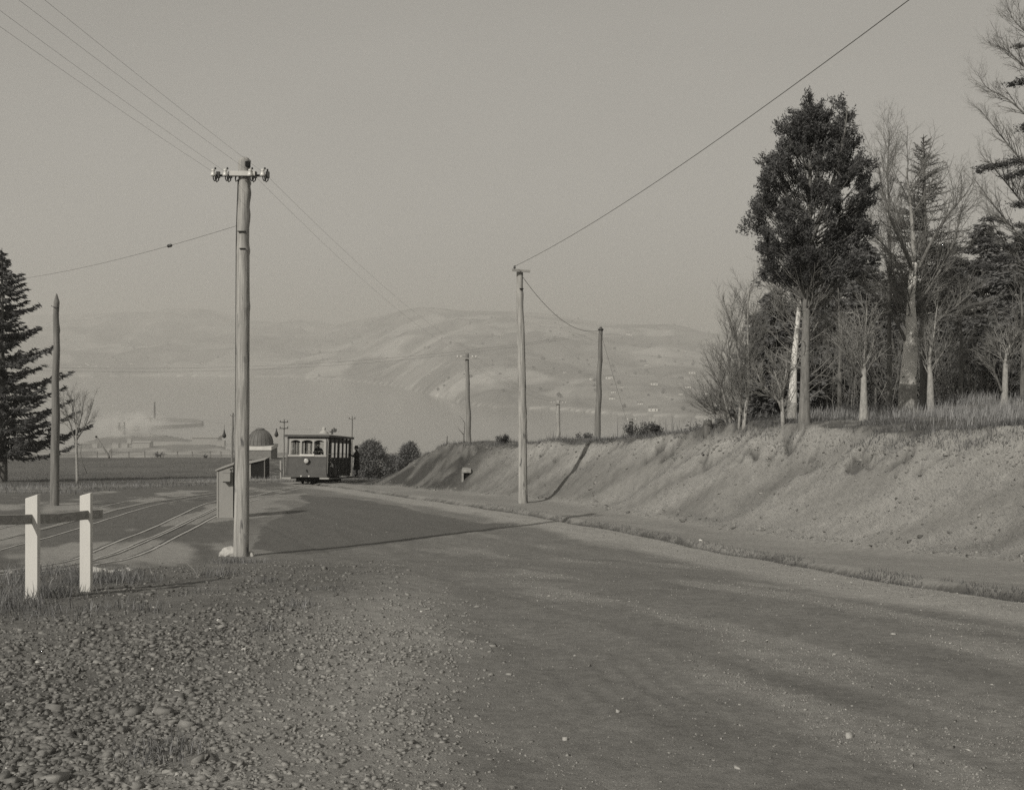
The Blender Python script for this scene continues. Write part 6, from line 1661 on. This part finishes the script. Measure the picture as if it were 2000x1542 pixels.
for px, py, w_, h_ in [(1925, 328, 22, 7), (1955, 322, 30, 7), (1985, 315, 30, 8), (1998, 338, 26, 10), (1970, 345, 18, 7), (1932, 428, 20, 6), (1960, 432, 16, 5), (1990, 400, 20, 8), (1998, 160, 20, 9), (1975, 165, 12, 6), (2000, 470, 22, 10), (1990, 90, 14, 6), (1965, 480, 18, 7), (1925, 470, 18, 6), (1995, 440, 20, 7), (1912, 336, 10, 4), (2005, 250, 18, 10), (1960, 505, 24, 8), (1925, 520, 22, 7)]:
    n = int(w_ * h_ * 1.9); c = np.array(P(px, py, dO - 0.1) - root.location)
    C.append(c + nr_.standard_normal((n, 3)) * np.array([w_, w_ * 0.7, h_]) * 0.45 / F * dO); Nn.append(nr_.standard_normal((n, 3)) * np.array([1, 0.8, 0.35]) + np.array([-0.3, 0, 0.2]))
C = np.concatenate(C); Nn = np.concatenate(Nn)
obj_mesh('foliage_sprays', leaves_mesh('foliage_sprays', C, Nn, nr_.uniform(0.05, 0.10, len(C)), 0.022, nr_.uniform(0.06, 0.11, len(C)), nr_), 'leaf', root)

# ---- netting fence behind the trunks
nf_ = empty('netting_fence', on((1750 - 1000) / F * 37.5, 37.5), 'low diamond wire netting fence running behind the tree trunks', 'fence')
x0, x1 = (1480 - 1000) / F * 37.5, (2040 - 1000) / F * 37.5
seg = []; sp = 0.10; hN = 1.0
def npnt(x, h):
    return on(x, 37.5 - 0.08 * (x - 8)) + Vector((0, 0, h)) - nf_.location
k = 0; x = x0
while x < x1:
    for sg_ in (1, -1):
        xe = x + sg_ * hN * 0.7
        a = npnt(x, 0.02); c = npnt(xe, hN + 0.03 * math.sin(x * 3)); m_ = a.lerp(c, 0.5)
        seg.append((*a, *m_, 0.0030, 0.0030)); seg.append((*m_, *c, 0.0030, 0.0030))
    x += sp
obj_mesh('netting', segs_mesh('netting', seg, 3), 'bark_grey', nf_)
tops = [npnt(x0 + (x1 - x0) * i / 30, hN + 0.03 * math.sin(i)) for i in range(31)]
MB().tube(tops, 0.006, 4).build('top_wire', 'bark_grey', nf_)
for i in range(6):
    p = npnt(x0 + (x1 - x0) * (i + 0.4) / 6, 0); MB().tube([p - Vector((0, 0, 0.3)), p + Vector((0, 0, 1.05)), p + Vector((0, 0, 1.1))], [0.045, 0.04, 0.02], 7).build('post', 'bark_grey', nf_)

# ---- smaller trees left and centre
SB = dict(TW, kids=(8, 6), ratio=(0.55, 0.5), ang=(0.55, 0.6))
b = on((148 - 1000) / F * 63, 63.0); rn = random.Random(101)
root = tree_root('young_bare_tree', b, 'small leafless young tree just right of the pointed bare pole', 'trees beyond the tram street')
q, r_ = pxlimb(root, 63.0, [(151, 945, 6, 0), (150, 900, 5, 0), (149, 868, 4.5, 0), (150, 830, 3, 0), (147, 795, 1.8, 0), (150, 765, 0.8, 0)]); q, r_ = smooth_chain(q, r_, 20)
MB().tube(q, r_, 8).build('trunk', 'bark_pale', root)
out = []
for lp in ([(149, 868, 3, 0), (138, 830, 2.2, 0), (128, 800, 1.4, 0), (122, 775, 0.7, 0)], [(150, 858, 3, 0), (165, 835, 2, 0.1), (176, 805, 1.3, 0.2), (183, 780, 0.7, 0.2)], [(150, 840, 2.5, 0.1), (142, 800, 1.6, 0.4), (138, 770, 0.7, 0.5)], [(150, 850, 2.5, -0.1), (160, 810, 1.6, -0.4), (165, 775, 0.7, -0.5)]):
    q2, r2 = pxlimb(root, 63.0, lp); q2, r2 = smooth_chain(q2, r2, 12); MB().tube(q2, r2, 6).build('limb', 'bark_dark', root)
    chain_kids(out, q2, r2, 0.1, 11, SB, rn, 1.3, 0.5, 0.15, 0.014)
obj_mesh('twigs', segs_mesh('twigs', out, 3), 'bark_dark', root)
e = empty('tree_stake', on((158 - 1000) / F * 62.5, 62.5), 'thin bent prop leaning beside the small leafless tree', 'stake')
q, r_ = pxlimb(e, 62.5, [(170, 925, 1.6, 0), (160, 900, 1.6, 0), (157, 885, 1.6, 0), (159, 868, 1.4, 0)])
MB().tube(q, r_, 5).build('shaft', 'pole_wood_dark', e); MB().tube([q[-1], q[-1] + Vector((0.03, 0, 0.06))], 0.02, 5).build('tip', 'pole_wood_dark', e)

def round_pine(px, py_top, halfw, py_base, d, label, seed):
    x = (px - 1000) / F * d; p0 = P(px, py_base, d); rn = random.Random(seed); nr_ = np.random.default_rng(seed)
    gz = float(Hf(np.array([x]), np.array([d]))[0]) if d < 170 else p0.z
    root = tree_root('round_pine', (x, d, min(gz, p0.z)), label, 'pines beyond the tram')
    top = P(px, py_top, d).z - root.location.z; s_ = d / F; z0 = p0.z - root.location.z
    MB().tube([(0, 0, -0.5), (0.05, 0, top * 0.5), (0, 0, top * 0.93)], [0.25, 0.18, 0.05], 8).build('trunk', 'bark_dark', root)
    C = []; Nn = []; Tn = []; seg = []
    for k in range(230):
        t = rn.random() ** 0.8; z = z0 * 0.6 + (top - z0 * 0.6) * t
        Rm = halfw * s_ * (math.sqrt(max(0.02, 1 - (max(t - 0.35, 0) / 0.66) ** 2.0)) if t > 0.35 else 0.85 + 0.15 * t / 0.35)
        az = rn.uniform(0, 6.283); rr = Rm * math.sqrt(rn.uniform(0.1, 1)) * (0.55 + 0.75 * float(vn(np.array([az * 1.3]), np.array([z * 0.8]), seed)[0]))
        c = np.array([rr * math.cos(az), rr * math.sin(az), z]); sz = rn.uniform(0.22, 0.45)
        seg.append((0, 0, z - 0.5 * rr, *c, 0.05, 0.02))
        n = 60; C.append(c + nr_.standard_normal((n, 3)) * sz * np.array([0.55, 0.55, 0.45])); Nn.append(nr_.standard_normal((n, 3)) + np.array([math.cos(az), math.sin(az), 1.0])); Tn.append(np.full(n, rn.uniform(0.13, 0.19)) * nr_.uniform(0.8, 1.25, n))
    C = np.concatenate(C); Nn = np.concatenate(Nn); Tn = np.concatenate(Tn)
    obj_mesh('boughs', segs_mesh('boughs', seg, 4), 'bark_dark', root)
    obj_mesh('crown', leaves_mesh('crown', C, Nn, nr_.uniform(0.18, 0.32, len(C)), 0.07, Tn, nr_), 'leaf', root)
round_pine(724, 865, 42, 935, 105, 'rounded dark pine just right of the tram', 111)
round_pine(768, 893, 22, 930, 112, 'low dark pine between the two rounded pines', 112)
round_pine(800, 867, 27, 925, 110, 'rounded dark pine nearest the end of the bank', 113)

# brush in front of the pines, shrubs on the bank lip, sapling on the bank end
def bush(px, d, n, L, label, seed, pyb=None, group='low shrubs', matn='twig', leafy=0):
    x = (px - 1000) / F * d; b = on(x, d); rn = random.Random(seed); nr_ = np.random.default_rng(seed)
    root = empty('low_shrub', b, label, 'shrub', group); out = []; tips = []
    for k in range(n):
        a = rn.uniform(0, 6.283); s_ = rn.uniform(0.1, 0.9)
        grow(out, (0.12 * math.cos(a), 0.12 * math.sin(a), -0.05), tuple(Vector((math.cos(a) * s_, math.sin(a) * s_, 1)).normalized()), L * rn.uniform(0.6, 1.1), 0.012, 0, dict(TW, kids=(5, 4)), rn, tips)
    obj_mesh('stems', segs_mesh('stems', out, 3), matn, root)
    if leafy:
        T_ = np.array([t[0] for t in tips]); C = np.repeat(T_, leafy, 0) + nr_.standard_normal((len(T_) * leafy, 3)) * 0.05
        obj_mesh('leaves', leaves_mesh('leaves', C, nr_.standard_normal(C.shape) + np.array([0, 0, 0.6]), 0.07, 0.03, nr_.uniform(0.06, 0.12, len(C)), nr_), 'leaf', root)
for k, (px, d, n, L, lb, lf) in enumerate([(1245, 37.5, 10, 0.42, 'dark leafy shrub on the bank lip right of the short pole top', 6), (1272, 37, 9, 0.40, 'dark leafy shrub on the bank lip, rightmost of the pair', 6), (905, 56, 8, 0.5, 'low dark bush at the foot of the dead sapling', 5), (722, 84, 16, 0.9, 'pale brush in front of the rounded pine by the tram', 2), (760, 86, 14, 0.8, 'pale brush below the gap between the rounded pines', 2),
                                           (312, 145, 10, 0.8, 'small dark bush on the field skyline', 6), (402, 145, 7, 0.5, 'tiny dark bush on the field skyline near the thick pole', 5), (1140, 43.5, 10, 0.3, 'low tussock shrub by the foot of the slender pole', 4), (978, 47, 8, 0.4, 'low dark shrub on the bank just left of the pale pole', 5), (1368, 33, 9, 0.4, 'low bare shrub beside the stump', 1)]):
    bush(px, d, n, L, lb, 120 + k, leafy=lf, matn='twig_pale' if 'pale' in lb else 'bark_dark')
e = tree_root('dead_sapling', on((905 - 1000) / F * 57, 57.0), 'thin dead forked sapling on the left end of the bank', TG)
q, r_ = pxlimb(e, 57.0, [(906, 885, 3, 0), (906, 850, 2.4, 0), (907, 838, 2, 0), (908, 826, 1.6, 0), (902, 817, 1.2, 0), (896, 811, 0.8, 0)]); MB().tube(q, r_, 6).build('trunk', 'bark_dark', e)
q, r_ = pxlimb(e, 57.0, [(905, 848, 1.6, 0), (898, 840, 1.2, 0), (893, 832, 0.8, 0)]); MB().tube(q, r_, 5).build('limb', 'bark_dark', e)
